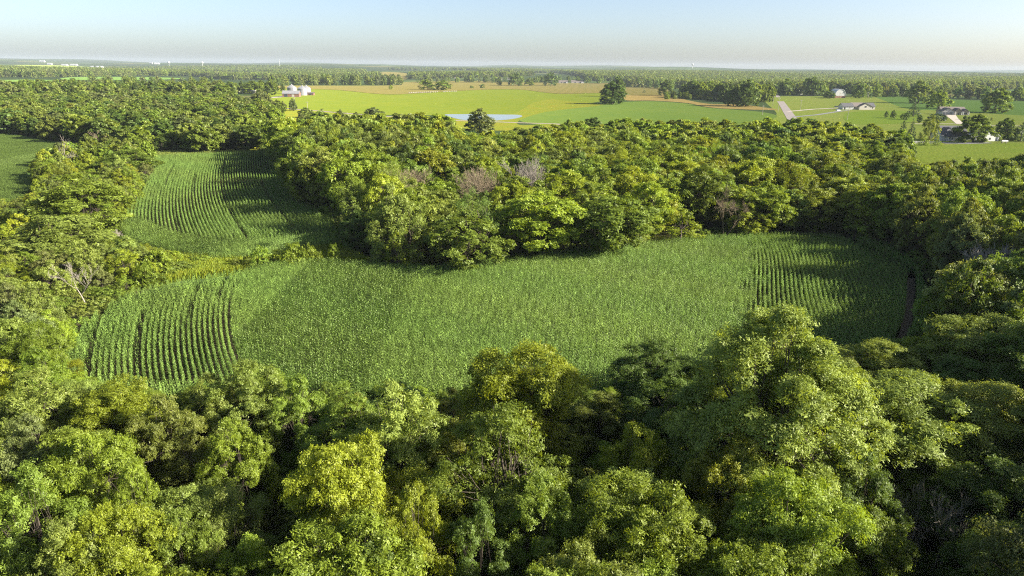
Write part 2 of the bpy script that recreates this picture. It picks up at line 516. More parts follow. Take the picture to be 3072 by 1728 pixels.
sheet('pond', [at(*p) for p in [(1335, 344), (1390, 343), (1430, 343), (1500, 344), (1555, 345), (1566, 350), (1540, 357), (1500, 361), (1480, 362), (1400, 361), (1360, 354)]], .14, 'water')
sheet('yard', [at(*p) for p in [(2300, 292), (2480, 289), (2620, 287), (2700, 296), (2800, 330), (2900, 338), (3300, 345), (3300, 500), (2900, 520), (2720, 500), (2700, 420), (2560, 395), (2400, 385), (2300, 372), (2330, 340)]], .06, 'lawn')
sheet('soybean_field', [at(*p) for p in [(2630, 288), (2750, 290), (2900, 301), (3200, 308), (3200, 346), (2950, 340), (2800, 331), (2720, 326), (2660, 305)]], .085, 'soy')
sheet('lawn', [at(*p) for p in [(2540, 340), (2640, 332), (2745, 338), (2740, 365), (2560, 372)]], .10, 'lawnb')
sheet('meadow', [at(*p) for p in [(2700, 440), (2800, 436), (3300, 430), (3300, 490), (2900, 496), (2780, 490), (2740, 465)]], .11, 'meadow')
# far crop fields on the left
for pts, mt in (([(0, 243), (110, 240), (250, 246), (180, 259), (0, 262)], 'soy'), ([(-200, 258), (120, 258), (300, 262), (260, 268), (-200, 275)], 'dry'), ([(220, 232), (420, 232), (560, 236), (420, 241), (200, 240)], 'soy'),
                ([(400, 258), (520, 254), (660, 249), (700, 256), (640, 268), (420, 270)], 'soy'), ([(60, 196), (200, 197), (260, 203), (120, 207), (20, 203)], 'lawn'), ([(480, 201), (640, 199), (700, 203), (560, 208)], 'soy'),
                ([(250, 248), (420, 245), (440, 250), (280, 254)], 'hay2'), ([(2900, 225), (3000, 224), (3040, 228), (2920, 231)], 'dry'), ([(620, 226), (760, 222), (820, 226), (700, 231)], 'hay2')):
    sheet('crop_field', [at(*p) for p in pts], .6, mt)
# roads
ribbon('gravel_road', [at(*p) for p in [(690, 322), (780, 321), (858, 326), (940, 332), (1082, 344), (1200, 352), (1340, 361), (1488, 366), (1566, 369), (1665, 372), (1900, 396), (2200, 402), (2390, 386)]], 6, .13, 'gravel')
ribbon('paved_road', [at(*p) for p in [(2326, 284), (2330, 289), (2347, 312), (2362, 335), (2372, 350), (2392, 382), (2420, 430)]], 8, .16, 'asphalt')
ribbon('cross_road', [at(*p) for p in [(2240, 276), (2296, 281), (2330, 285), (2380, 286), (2440, 287)]], 7, .145, 'asphalt')
ribbon('lane', [at(*p) for p in [(2372, 352), (2450, 345), (2520, 334), (2545, 332)]], 4.5, .17, 'drive')
ribbon('driveway', [at(*p) for p in [(2362, 335), (2440, 328), (2500, 325), (2532, 323)]], 4.5, .175, 'concrete')
ribbon('driveway', [at(*p) for p in [(2850, 345), (2862, 356), (2880, 372)]], (9, 6, 5), .17, 'concrete')
ribbon('lane', [at(*p) for p in [(2740, 372), (2860, 372), (2960, 376), (3200, 382)]], 4, .15, 'gravel')
ribbon('driveway', [at(*p) for p in [(2825, 429), (2890, 430), (2960, 428)]], 8, .18, 'drive')
ribbon('farm_lane', [at(*p) for p in [(808, 294), (830, 292), (860, 288), (880, 288)]], 12, .15, 'concrete')

# ------------------------------------------------------------------ trees: crowns of leaf sprays on branches
def raw_mesh(name, verts, loops, nside, mats, tint=None, matidx=None):
    me = bpy.data.meshes.new(name)
    me.vertices.add(len(verts)); me.vertices.foreach_set('co', np.asarray(verts, np.float32).ravel())
    nf = len(loops) // nside
    me.loops.add(len(loops)); me.loops.foreach_set('vertex_index', np.asarray(loops, np.int32))
    me.polygons.add(nf)
    me.polygons.foreach_set('loop_start', np.arange(nf, dtype=np.int32) * nside)
    for q in mats: me.materials.append(q)
    if matidx is not None: me.polygons.foreach_set('material_index', np.asarray(matidx, np.int32))
    me.update(calc_edges=True)
    if tint is not None:
        at_ = me.attributes.new('tint', 'FLOAT', 'POINT')
        at_.data.foreach_set('value', np.asarray(tint, np.float32))
    return me

def unit(v):
    return v / (np.linalg.norm(v, axis=-1, keepdims=True) + 1e-9)

def profile(kind, t):
    if kind == 'oak':    return np.sin(np.clip(.12 + t * .88, 0, 1) * math.pi) ** .62 * (1 - .12 * t)
    if kind == 'locust': return np.clip(.35 + .75 * t, 0, 1) * np.sqrt(np.clip(1 - np.clip((t - .5) / .53, 0, 1) ** 2, 0, 1))
    if kind == 'cotton': return np.sin(np.clip(.14 + t * .86, 0, 1) * math.pi) ** .5 * (1.0 - .12 * t)
    if kind == 'slim':   return np.sin(np.clip(.16 + t * .84, 0, 1) * math.pi) ** .8 * (1.1 - .45 * t)
    if kind == 'round':  return np.sin(np.clip(.2 + t * .8, 0, 1) * math.pi) ** .5 * (1.02 - .15 * t)
    if kind == 'bush':   return np.sqrt(np.clip(1 - (t * .96) ** 2.2, 0, 1))
    if kind == 'willow': return np.sin(np.clip(.22 + t * .78, 0, 1) * math.pi) ** .45
    return np.clip(1.02 - t, 0, 1)                                            # conifer

#        height radius base  clumps clump_r flat  limbs
KIND = {'oak': (13, 5.2, .08, 180, 1.25, .85, 7), 'locust': (13, 5.6, .14, 175, 1.35, .66, 8), 'cotton': (20, 6.6, .10, 400, 1.4, 1.0, 9),
        'round': (14, 6.0, .04, 150, 1.45, .9, 7), 'slim': (10, 2.7, .10, 34, 1.05, .95, 5), 'bush': (4, 2.6, .0, 30, .85, .8, 5), 'willow': (15, 5.0, .12, 70, 1.3, 1.3, 8), 'conifer': (12, 2.7, .06, 60, .8, .45, 0)}
LOD = {'near': (560, .175), 'mid': (150, .34), 'low': (60, .8), 'far': (10, 2.0)}   # leaves per clump at the oak's size, leaf length

def make_tree(kind, seed, lod):
    """returns (crown mesh, trunk mesh, joined mesh) for one variant"""
    rng = np.random.default_rng(seed)
    H, R, base, nc, cr, flat, nl = KIND[kind]
    per, ls = LOD[lod]
    if kind in ('slim', 'bush'): per = int(per * .62); ls *= .85
    if kind == 'conifer': per = int(per * .4); ls *= .8
    if lod == 'far': nc = nc // 2; cr = cr * 1.35
    z0 = base * H
    # boughs on a lobed envelope, a few inside so that the stems stay hidden, clumps on each bough
    def envelope(M_):
        t = rng.random(M_) ** (.75 if kind != 'conifer' else 1.5)
        a = rng.random(M_) * 2 * math.pi
        return t, a
    lobes = [(rng.random() * 6.283, rng.random(), rng.uniform(.15, .42)) for _ in range(6)]
    def lobed(t, a):
        lob = np.zeros(len(t))
        for la, lt, am in lobes: lob += am * np.exp(-((np.cos(a - la) - 1) ** 2) * 2.2 - ((t - lt) / .3) ** 2)
        return np.minimum(({'cotton': .95, 'round': .85}.get(kind, .80)) + lob, 1.12)
    def spread(C_, t, n_, zs=1.2):
        pick = [int(np.argmax(t))]; dmin = np.full(len(C_), 1e9)
        for _ in range(n_ - 1):
            dd = C_ - C_[pick[-1]]; dd[:, 2] *= zs
            dmin = np.minimum(dmin, (dd ** 2).sum(1))
            pick.append(int(np.argmax(dmin * rng.uniform(.55, 1, len(C_)))))
        return pick
    lean = rng.normal(0, .06 * R, 2)
    if kind in ('conifer', 'bush'):
        t, a = envelope(nc * 12)
        rr = np.maximum(profile(kind, t) * R * lobed(t, a) * 1.1 - cr * .35, 0) * rng.uniform(.7, 1, len(t))
        C = np.stack([rr * np.cos(a), rr * np.sin(a), z0 + cr * .3 + t * (H - z0 - cr * flat * .9)], 1)
        pk_ = spread(C, t, nc); C = C[pk_]; t = t[pk_]
        bough_dir = unit(np.stack([C[:, 0], C[:, 1], (C[:, 2] - z0 - .35 * (H - z0))], 1))
    else:
        nb = {'round': 22, 'oak': 22, 'locust': 20, 'cotton': 36, 'slim': 11, 'willow': 20}[kind]
        br = R * {'round': .36, 'oak': .37, 'locust': .38, 'cotton': .35, 'slim': .42, 'willow': .34}[kind]
        t, a = envelope(nb * 14)
        rr = np.maximum(profile(kind, t) * R * lobed(t, a) - br * .55, 0) * np.where(rng.random(len(t)) < .78, rng.uniform(.82, 1.05, len(t)), rng.uniform(.2, .7, len(t)))
        B = np.stack([rr * np.cos(a) + lean[0] * t, rr * np.sin(a) + lean[1] * t, z0 + br * .4 + t * (H - z0 - br * 1.0)], 1)
        pk_ = spread(B, t, nb); B = B[pk_]
        ni = nb // 4; ia = rng.random(ni) * 6.283; it = rng.uniform(.25, .85, ni); ir = R * .42 * rng.uniform(.3, 1, ni)
        B = np.concatenate([B, np.stack([ir * np.cos(ia), ir * np.sin(ia), z0 + br * .4 + it * (H - z0 - br)], 1)]); nb += ni
        bdir = unit(np.stack([B[:, 0], B[:, 1], (B[:, 2] - z0 - .3 * (H - z0)) * .8], 1))
        brr = br * rng.uniform(.7, 1.3, nb)
        own = np.arange(nc) % nb
        cd = unit(rng.normal(size=(nc, 3)) * .8 + bdir[own] * .8 + np.array([0, 0, .35]))
        C = B[own] + cd * (brr[own] * rng.uniform(.45, 1.0, nc))[:, None] * np.array([1, 1, {'locust': .72, 'willow': 1.1}.get(kind, .9)])
        C[:, 2] = np.clip(C[:, 2], cr * .4, H - cr * flat * .3)
        bough_dir = unit(bdir[own] * .5 + cd * .7)
    axis_out = bough_dir
    crad = cr * .9 * rng.uniform(.6, 1.2, nc)
    # sprays on each clump, leaves on each spray
    ns = {'near': 22, 'mid': 12, 'low': 5, 'far': 2}[lod]
    dirs = unit(rng.normal(size=(nc, ns, 3)) * .9 + axis_out[:, None] * .75 + np.array([0, 0, .4]))
    rad = (crad[:, None] * rng.uniform(.5, 1.12, (nc, ns)))[..., None]
    if kind == 'conifer':
        dirs = unit(np.stack([axis_out[:, 0], axis_out[:, 1], axis_out[:, 0] * 0 - .25], 1)[:, None] + rng.normal(size=(nc, ns, 3)) * .55)
    S = C[:, None] + dirs * rad * np.array([1, 1, flat])
    if kind == 'willow': S[..., 2] -= rng.random((nc, ns)) * 1.6
    nlf = max(per // ns, 2)
    sg = {'near': .17, 'mid': .20, 'low': .25, 'far': .3}[lod]
    sig = sg * crad[:, None, None, None] * np.array([1, 1, .6 if kind != 'willow' else 1.8])
    P = S[:, :, None] + rng.normal(size=(nc, ns, nlf, 3)) * sig
    if kind in ('locust', 'conifer'): P[..., 2] -= np.abs(rng.normal(size=(nc, ns, nlf))) * .18 * crad[:, None, None] * .6
    sn = unit(dirs * .7 + np.array([0, 0, .45]) + rng.normal(size=dirs.shape) * .4)
    nrm = unit(sn[:, :, None] + rng.normal(size=P.shape) * .30)
    tint = .5 + .26 * (rng.random((nc, 1, 1)) - .5) + .34 * (rng.random((nc, ns, 1)) - .5) + .30 * (rng.random((nc, ns, nlf)) - .5)
    P = P.reshape(-1, 3); nrm = nrm.reshape(-1, 3); tint = np.clip(tint.ravel(), 0, 1)
    keep = P[:, 2] > .12
    P, nrm, tint = P[keep], nrm[keep], tint[keep]
    n = len(P)
    tx = unit(np.cross(nrm, unit(rng.normal(size=(n, 3))))); ty = np.cross(nrm, tx)
    L = (ls * rng.uniform(.6, 1.35, n))[:, None]; W = L * rng.uniform(.45, .7, n)[:, None]
    if kind == 'conifer': W *= .6
    if kind == 'willow': W *= .65
    q = np.stack([P - tx * L * .55 - ty * W * .5, P - tx * L * .55 + ty * W * .5, P + tx * L * .75 - nrm * L * .06], 1)
    cv = q.reshape(-1, 3)
    kx = R / np.percentile(np.hypot(cv[:, 0], cv[:, 1]), 98.5); kz = H / np.percentile(cv[:, 2], 99.9)
    cv = cv * np.array([kx, kx, kz]); C = C * np.array([kx, kx, kz])
    crown = raw_mesh(kind + '_crown', cv, np.arange(len(cv)), 3, [MAT['leaf']], np.repeat(tint, 3))
    # trunk, limbs and branches
    tv = []; tf = []
    def tube(pts, rads, sides):
        pts = np.asarray(pts); base_i = len(tv)
        for i, p_ in enumerate(pts):
            d_ = unit(pts[min(i + 1, len(pts) - 1)] - pts[max(i - 1, 0)])
            u_ = unit(np.cross(d_, [.31, .95, .1])); w_ = np.cross(d_, u_)
            for k in range(sides):
                an = 6.2832 * k / sides
                tv.append(p_ + (u_ * math.cos(an) + w_ * math.sin(an)) * rads[i])
        for i in range(len(pts) - 1):
            for k in range(sides):
                q0, q1, q2, q3 = base_i + i * sides + k, base_i + i * sides + (k + 1) % sides, base_i + (i + 1) * sides + (k + 1) % sides, base_i + (i + 1) * sides + k
                tf.extend((q0, q1, q2, q0, q2, q3))
    sides = {'near': 8, 'mid': 6, 'low': 4, 'far': 3}[lod]
    tr = .021 * H if kind not in ('bush',) else .03
    top = H * (.72 if kind != 'conifer' else .97)
    hs = np.linspace(0, 1, 6)
    bend = rng.normal(0, .02 * H, (6, 2)) * hs[:, None]
    bend += np.outer(hs, lean)
    trunk = np.stack([bend[:, 0], bend[:, 1], hs * top - .15], 1)
    tube(trunk, tr * (1 - .8 * hs) * np.array([1.35, 1, 1, 1, 1, 1]), sides)
    if lod != 'far' and kind != 'conifer':
        jn = rng.uniform(max(base * .8, .06), .6, nl)                   # limb forks along the trunk
        order = np.argsort(np.arctan2(C[:, 1], C[:, 0]) + rng.normal(0, .25, nc))
        for li, grp in enumerate(np.array_split(order, nl)):
            fork = np.array([np.interp(jn[li] * H, trunk[:, 2], trunk[:, j]) for j in range(3)])
            cen = C[grp].mean(0) * np.array([.62, .62, .85]) + np.array([0, 0, .1 * H * (1 - base)])
            midp = fork * .55 + cen * .45 + np.array([0, 0, -.03 * H])
            tube([fork, midp, cen], [tr * .45, tr * .3, tr * .16], max(sides - 2, 3))
            if lod in ('near', 'mid'):
                for ci in grp:
                    e = C[ci]
                    if kind == 'oak' and rng.random() < .25: e = e + dirs[ci, 0] * crad[ci] * 1.1
                    b0 = midp if rng.random() < .35 else cen
                    tube([b0, b0 * .5 + e * .5 + rng.normal(0, .15, 3), e], [tr * .13, tr * .09, tr * .05], 3)
    tm = raw_mesh(kind + '_trunk', tv, tf, 3, [MAT['bark']])
    jv = np.concatenate([cv, np.asarray(tv)]); jl = np.concatenate([np.arange(len(cv)), np.asarray(tf) + len(cv)])
    joined = None
    if lod != 'near':
        joined = raw_mesh(kind + '_tree', jv, jl, 3, [MAT['leaf'], MAT['bark']], np.concatenate([np.repeat(tint, 3), np.full(len(tv), .5)]),
                          np.concatenate([np.zeros(len(cv) // 3), np.ones(len(tf) // 3)]))
    return crown, tm, joined

def dead_mesh(seed, H, spread, levels, twig, mt, stems=1, vase=False):
    """bare branches, one mesh"""
    rng = random.Random(seed)
    seg = []
    def nz(d_, k, up):
        x, y, z = d_[0] + rng.gauss(0, k), d_[1] + rng.gauss(0, k), d_[2] + rng.gauss(0, k) + up
        l = math.sqrt(x * x + y * y + z * z) + 1e-9
        return (x / l, y / l, z / l)
    def grow(p, d_, ln, r_, lv):
        for i in range(3):
            e = (p[0] + d_[0] * ln / 3, p[1] + d_[1] * ln / 3, p[2] + d_[2] * ln / 3)
            seg.append((p, e, r_, r_ * .84))
            p, r_ = e, r_ * .84
            d_ = nz(d_, .13, .06)
            if lv > 0 and (i > 0 or lv < levels):
                grow(p, nz(d_, spread, .18), ln * rng.uniform(.5, .75), max(r_ * .6, twig), lv - 1)
        if lv > 0: grow(p, nz(d_, spread, .15), ln * rng.uniform(.5, .7), max(r_ * .7, twig), lv - 1)
    for s_ in range(stems):
        k = .35 if stems > 1 else .06
        grow((rng.gauss(0, .2) * (stems > 1), rng.gauss(0, .2) * (stems > 1), -.1), nz((0, 0, 1), k, 0), H * (.40 if vase else .46), H * (.016 if stems == 1 else .011), levels)
    A = np.array([q[0] for q in seg]); B = np.array([q[1] for q in seg]); ra = np.array([q[2] for q in seg]); rb = np.array([q[3] for q in seg])
    k_ = H / B[:, 2].max(); A = A * k_; B = B * k_
    d_ = unit(B - A); u_ = unit(np.cross(d_, np.array([.31, .95, .1]))); w_ = np.cross(d_, u_)
    ring = []
    for P_, r_ in ((A, ra), (B, rb)):
        for k in range(3): ring.append(P_ + (u_ * math.cos(2.0944 * k) + w_ * math.sin(2.0944 * k)) * r_[:, None])
    V_ = np.stack(ring, 1).reshape(-1, 3)
    idx = np.arange(len(seg))[:, None] * 6
    L_ = np.concatenate([idx + np.array(f_)[None] for f_ in ((0, 1, 4, 3), (1, 2, 5, 4), (2, 0, 3, 5))], 1).reshape(-1)
    return raw_mesh('bare_branches', V_, L_, 4, [MAT[mt]])

LIB = {}
def lib(kind, lod):
    if (kind, lod) not in LIB:
        nv = {'near': {'oak': 3, 'locust': 3, 'cotton': 1, 'slim': 2, 'bush': 2}.get(kind, 1), 'mid': {'oak': 4, 'locust': 4, 'cotton': 1}.get(kind, 2), 'low': 3, 'far': 3}[lod]
        LIB[(kind, lod)] = [make_tree(kind, 1000 * nv + 17 * i + sum(map(ord, kind)) + len(lod), lod) for i in range(nv)]
    return LIB[(kind, lod)]

# leaf colours (albedo)
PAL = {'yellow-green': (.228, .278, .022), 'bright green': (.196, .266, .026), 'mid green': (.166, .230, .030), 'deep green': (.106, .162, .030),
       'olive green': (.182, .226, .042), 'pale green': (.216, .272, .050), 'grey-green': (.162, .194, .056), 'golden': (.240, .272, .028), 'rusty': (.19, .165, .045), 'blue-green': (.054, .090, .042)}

def jitter(rng, c, s=.14):
    f = 1 + rng.normal(0, s * .8); w_ = rng.normal(0, s * .3)
    return tuple(float(np.clip(v * f * k, .012, .32)) for v, k in zip(c, (1 + w_, 1, 1 - w_)))

# ------------------------------------------------------------------ scattering as one object (geometry nodes)
def scatter(name, templates, P, pick, rot, scl, colr, label=None, kind='stuff', cat=None):
    col = bpy.data.collections.new(name + '_templates')
    for i, me_ in enumerate(templates):
        to = bpy.data.objects.new('%s_template_%02d' % (name, i), me_)
        col.objects.link(to)
    me = bpy.data.meshes.new(name)
    n = len(P)
    me.vertices.add(n); me.vertices.foreach_set('co', np.asarray(P, np.float32).ravel())
    for nm, ty, dat, key in (('pick', 'INT', pick, 'value'), ('rot', 'FLOAT_VECTOR', rot, 'vector'), ('scl', 'FLOAT_VECTOR', scl, 'vector'), ('leafcol', 'FLOAT_VECTOR', colr, 'vector')):
        a_ = me.attributes.new(nm, ty, 'POINT')
        a_.data.foreach_set(key, np.asarray(dat, np.int32 if ty == 'INT' else np.float32).ravel())
    o = link(name, me)
    ng = bpy.data.node_groups.new(name + '_scatter', 'GeometryNodeTree')
    ng.interface.new_socket('Geometry', in_out='INPUT', socket_type='NodeSocketGeometry')
    ng.interface.new_socket('Geometry', in_out='OUTPUT', socket_type='NodeSocketGeometry')
    gi = ng.nodes.new('NodeGroupInput'); go = ng.nodes.new('NodeGroupOutput')
    iop = ng.nodes.new('GeometryNodeInstanceOnPoints')
    ci = ng.nodes.new('GeometryNodeCollectionInfo')
    ci.inputs[0].default_value = col
    ci.inputs['Separate Children'].default_value = True
    ci.inputs['Reset Children'].default_value = True
    iop.inputs['Pick Instance'].default_value = True
    ng.links.new(gi.outputs[0], iop.inputs['Points'])
    ng.links.new(ci.outputs[0], iop.inputs['Instance'])
    for nm, ty, sock in (('pick', 'INT', 'Instance Index'), ('rot', 'FLOAT_VECTOR', 'Rotation'), ('scl', 'FLOAT_VECTOR', 'Scale')):
        na_ = ng.nodes.new('GeometryNodeInputNamedAttribute')
        na_.data_type = ty
        na_.inputs[0].default_value = nm
        ng.links.new(na_.outputs[0], iop.inputs[sock])
    ng.links.new(iop.outputs[0], go.inputs[0])
    md = o.modifiers.new('scatter', 'NODES'); md.node_group = ng
    tag(o, label, cat, None, kind)
    return o

# ------------------------------------------------------------------ corn
def corn_mesh(seed, plants=2, length=.42):
    rng = np.random.default_rng(seed)
    V_ = []; L_ = []; T_ = []
    def quad(a, b, c_, d_, t):
        n = len(V_); V_.extend((a, b, c_, d_)); L_.extend((n, n + 1, n + 2, n + 3)); T_.extend((t,) * 4)
    for k in range(plants):
        bx = (k + .5) / plants * length - length / 2 + rng.normal(0, .03); by = rng.normal(0, .05)
        h = rng.uniform(1.95, 2.35)
        b0 = np.array([bx, by, 0]); b1 = np.array([bx + rng.normal(0, .06), by + rng.normal(0, .06), h])
        quad(b0 + [.02, 0, 0], b0 - [.02, 0, 0], b1 - [.012, 0, 0], b1 + [.012, 0, 0], .5)
        az0 = rng.uniform(0, 3.14)
        for j in range(10):
            f = (j + 1.6) / 11
            p = b0 * (1 - f) + b1 * f
            az = az0 + (j % 2) * math.pi + rng.normal(0, .45)
            d_ = np.array([math.cos(az), math.sin(az), 0]); s_ = np.array([-d_[1], d_[0], 0])
            ln = rng.uniform(.38, .56) * (1 - .35 * max(f - .6, 0) / .4); w = rng.uniform(.05, .08) * .9
            rise = 1.0 if j > 6 else .7
            m1 = p + d_ * ln * .35 + np.array([0, 0, ln * rise * .5])
            m2 = p + d_ * ln * .75 + np.array([0, 0, ln * (rise * .42 if j > 6 else .1)])
            e = p + d_ * ln + np.array([0, 0, ln * (.2 if j > 7 else -.25)])
            t = float(np.clip(.5 + rng.normal(0, .2), 0, 1))
            quad(p - s_ * w * .4, p + s_ * w * .4, m1 + s_ * w, m1 - s_ * w, t)
            quad(m1 - s_ * w, m1 + s_ * w, m2 + s_ * w * .8, m2 - s_ * w * .8, t)
            quad(m2 - s_ * w * .8, m2 + s_ * w * .8, e + s_ * .01, e - s_ * .01, t)
        if rng.random() < .5:
            for q in range(3):
                az = rng.uniform(0, 6.28); d_ = np.array([math.cos(az), math.sin(az), 0])
                quad(b1 - [.008, 0, 0], b1 + [.008, 0, 0], b1 + d_ * .1 + [.008, 0, .22], b1 + d_ * .1 + [-.008, 0, .22], .95)
    return raw_mesh('corn_plants', V_, L_, 4, [MAT['corn']], T_)

corn_t = [corn_mesh(50 + i, 1) for i in range(8)]

def curve_fn(pts, over='y', smooth=True):
    P_ = np.array(pts); k = 1 if over == 'y' else 0
    P_ = P_[np.argsort(P_[:, k])]
    if not smooth: return lambda q: np.interp(q, P_[:, k], P_[:, 1 - k])
    mu, sd = P_[:, k].mean(), P_[:, k].std()
    co = np.polyfit((P_[:, k] - mu) / sd, P_[:, 1 - k], 3)
    lo, hi = P_[0, k], P_[-1, k]
    return lambda q: np.polyval(co, (np.clip(q, lo, hi) - mu) / sd)

def corn_rows(zones, poly, seed, gaps=(), sp=.80):
    """zones: list of (direction, reference curve, test(x, y)); rows 0.76 m apart, plants along them"""
    rng = np.random.default_rng(seed)
    poly = smooth_closed(poly)
    xs = [p[0] for p in poly]; ys = [p[1] for p in poly]
    X = []; Y = []; A = []; T = []
    for direc, ref, test in zones:
        if direc == 'y':
            s = np.arange(min(ys), max(ys), .25)
            rf = ref(s); ang = np.arctan2(np.gradient(s), np.gradient(rf))
            for k in range(-260, 260):
                x = rf + k * sp + rng.normal(0, .015)
                if x.max() < min(xs) or x.min() > max(xs): continue
                ok = inside(poly, x, s) & test(x, s)
                for g0, y0_, y1_ in gaps:
                    if g0 == k: ok &= ~((s > y0_) & (s < y1_) & (rng.random(len(s)) < .8))
                X.append(x[ok]); Y.append(s[ok]); A.append(ang[ok]); T.append(np.full(int(ok.sum()), rng.normal(0, 1)))
        else:
            s = np.arange(min(xs), max(xs), .25)
            rf = ref(s); ang = np.arctan2(np.gradient(rf), np.gradient(s))
            for k in range(-200, 200):
                y = rf + k * sp + rng.normal(0, .015)
                if y.max() < min(ys) or y.min() > max(ys): continue
                ok = inside(poly, s, y) & test(s, y)
                X.append(s[ok]); Y.append(y[ok]); A.append(ang[ok]); T.append(np.full(int(ok.sum()), rng.normal(0, 1)))
    X = np.concatenate(X); Y = np.concatenate(Y); A = np.concatenate(A); T = np.concatenate(T)
    keep = rng.random(len(X)) > .015
    X, Y, A, T = X[keep], Y[keep], A[keep], T[keep]
    n = len(X)
    X = X + rng.normal(0, .03, n); Y = Y + rng.normal(0, .03, n)
    # broad patches of stronger and weaker growth
    g = np.sin(X / 6.1 + 1.3 * np.sin(Y / 9)) * np.sin(Y / 4.7 + .8) + .6 * np.sin(X / 2.3 + Y / 3.1) * np.sin(Y / 1.9)
    h = .97 + .05 * g + rng.normal(0, .06, n) + .02 * T
    g = g + .3 * T
    return X, Y, A, h, g, rng

def corn_field(name, label, zones, poly, seed, base, gaps=(), sp=.79, across=.56):
    X, Y, A, h, g, rng = corn_rows(zones, poly, seed, gaps, sp)
    n = len(X)
    P = np.stack([X, Y, np.full(n, .02)], 1)
    rot = np.stack([np.zeros(n), np.zeros(n), A + math.pi * (rng.random(n) < .5)], 1)
    scl = np.stack([np.ones(n), np.full(n, across), h], 1)
    cb = np.array(base)[None] * np.clip(1 + .05 * g + rng.normal(0, .24, n), .4, 1.9)[:, None]
    cb[:, 0] *= 1 + .03 * np.sin(X / 8 + Y / 5)
    scatter(name, corn_t, P, rng.integers(0, len(corn_t), n), rot, scl, cb, label)
    return n

xr = curve_fn([at(*p) for p in [(775, 790), (742, 830), (715, 868), (700, 920), (696, 979), (703, 1050), (711, 1082), (731, 1106), (750, 1180)]])
xq = curve_fn([D(*p) for p in [(1858, 595), (1885, 630), (1890, 700), (1882, 760), (1895, 850), (1930, 960), (1960, 1010)]])
yh = curve_fn([D(*p) for p in [(200, 660), (590, 690), (800, 662), (920, 668), (1060, 677), (1150, 672), (1300, 655), (1450, 637), (1600, 617), (1750, 603), (1900, 596)]], 'x', False)
yh2 = lambda x: yh(x) * .55 + .45 * float(np.mean([p[1] for p in CORN]))
TRK = [D(*p) for p in [(2292, 700), (2290, 740), (2284, 800), (2272, 850), (2245, 890)]]
xt = curve_fn(TRK)
ribbon('wheel_track', TRK, 1.3, .05, 'track')
wob = lambda y: 1.6 * np.sin(y / 1.7) + 1.3 * np.sin(y / .61 + 1) + 1.5 * np.sin(y * 7.1)
n1 = corn_field('corn_crop', 'broad field of tall green corn in the middle of the photo',
    [('y', xr, lambda x, y: x < xr(y) - .3), ('y', xq, lambda x, y: (x > xq(y) + wob(y) + .3) & (np.abs(x - xt(y)) > .9)), ('x', yh2, lambda x, y: (x >= xr(y)) & (x <= xq(y) + wob(y)))], CORN, 3, (.148, .230, .048),
    gaps=[(-8, 96, 140), (-17, 76, 100), (-25, 78, 118), (-33, 80, 112), (-3, 104, 124)])
x2 = curve_fn([D(*p) for p in [(572, 392), (566, 430), (558, 480), (566, 520), (598, 570), (635, 610), (655, 660)]])
yb2 = curve_fn([D(*p) for p in [(300, 590), (350, 615), (440, 640), (520, 655), (600, 655), (700, 645), (762, 625), (860, 610)]], 'x')
n2 = corn_field('corn_crop', 'smaller corn field with curving rows between the two woods',
    [('y', x2, lambda x, y: y > yb2(x) + 11), ('x', yb2, lambda x, y: y <= yb2(x) + 10.3)], CORN2, 4, (.150, .232, .052), sp=.92, across=.60,
    gaps=[(0, 0, 400), (-16, 100, 175), (-15, 100, 150), (-26, 100, 165), (-10, 200, 240), (14, 150, 230), (-20, 215, 260)])
yl = curve_fn([D(*p) for p in [(-330, 470), (-100, 455), (0, 450), (40, 455), (90, 480), (140, 520)]], 'x')
def far_rows():
    X, Y, A, h, g, rng = corn_rows([('x', lambda x: yl(x), lambda x, y: y < 400)], LEFTF, 5)
    keep = np.arange(len(X)) % 1 == 0
    n = int(keep.sum())
    P = np.stack([X, Y, np.full(n, .02)], 1)
    cb = np.array((.12, .18, .04))[None] * (1 + .08 * g)[:, None]
    scatter('crop_rows', corn_t, P, rng.integers(0, 6, n), np.stack([A * 0, A * 0, A], 1), np.stack([h * 0 + 1.2, h * 0 + 1.2, h * .55], 1), cb, 'low green crop rows of the field at the left edge')
    return n
n3 = far_rows()
print('corn', n1, n2, n3)

# ------------------------------------------------------------------ the trees one can tell apart
ORD = 'first second third fourth fifth sixth seventh eighth ninth tenth eleventh twelfth thirteenth fourteenth fifteenth sixteenth seventeenth eighteenth nineteenth twentieth'.split()
ORD += ['twenty-' + o for o in ORD[:9]] + ['thirtieth'] + ['thirty-' + o for o in ORD[:9]] + ['fortieth']
NAME = {'oak': 'broadleaf_tree', 'round': 'broadleaf_tree', 'locust': 'locust_tree', 'cotton': 'cottonwood_tree', 'slim': 'young_tree', 'bush': 'bush', 'willow': 'willow_tree', 'conifer': 'spruce_tree'}
WORD = {'oak': 'rounded tree', 'round': 'rounded tree', 'locust': 'layered spreading tree', 'cotton': 'tall cottonwood tree', 'slim': 'slender young tree', 'bush': 'bush', 'willow': 'willow tree', 'conifer': 'spruce tree'}
rngT = np.random.default_rng(99)
TREES = []     # dicts: x y H R kind col colname zone label

def lod_for(x, y):
    d = math.sqrt(x * x + y * y + 900)
    return 'near' if d < 98 else 'mid' if d < 285 else 'low' if d < 1100 else 'far'

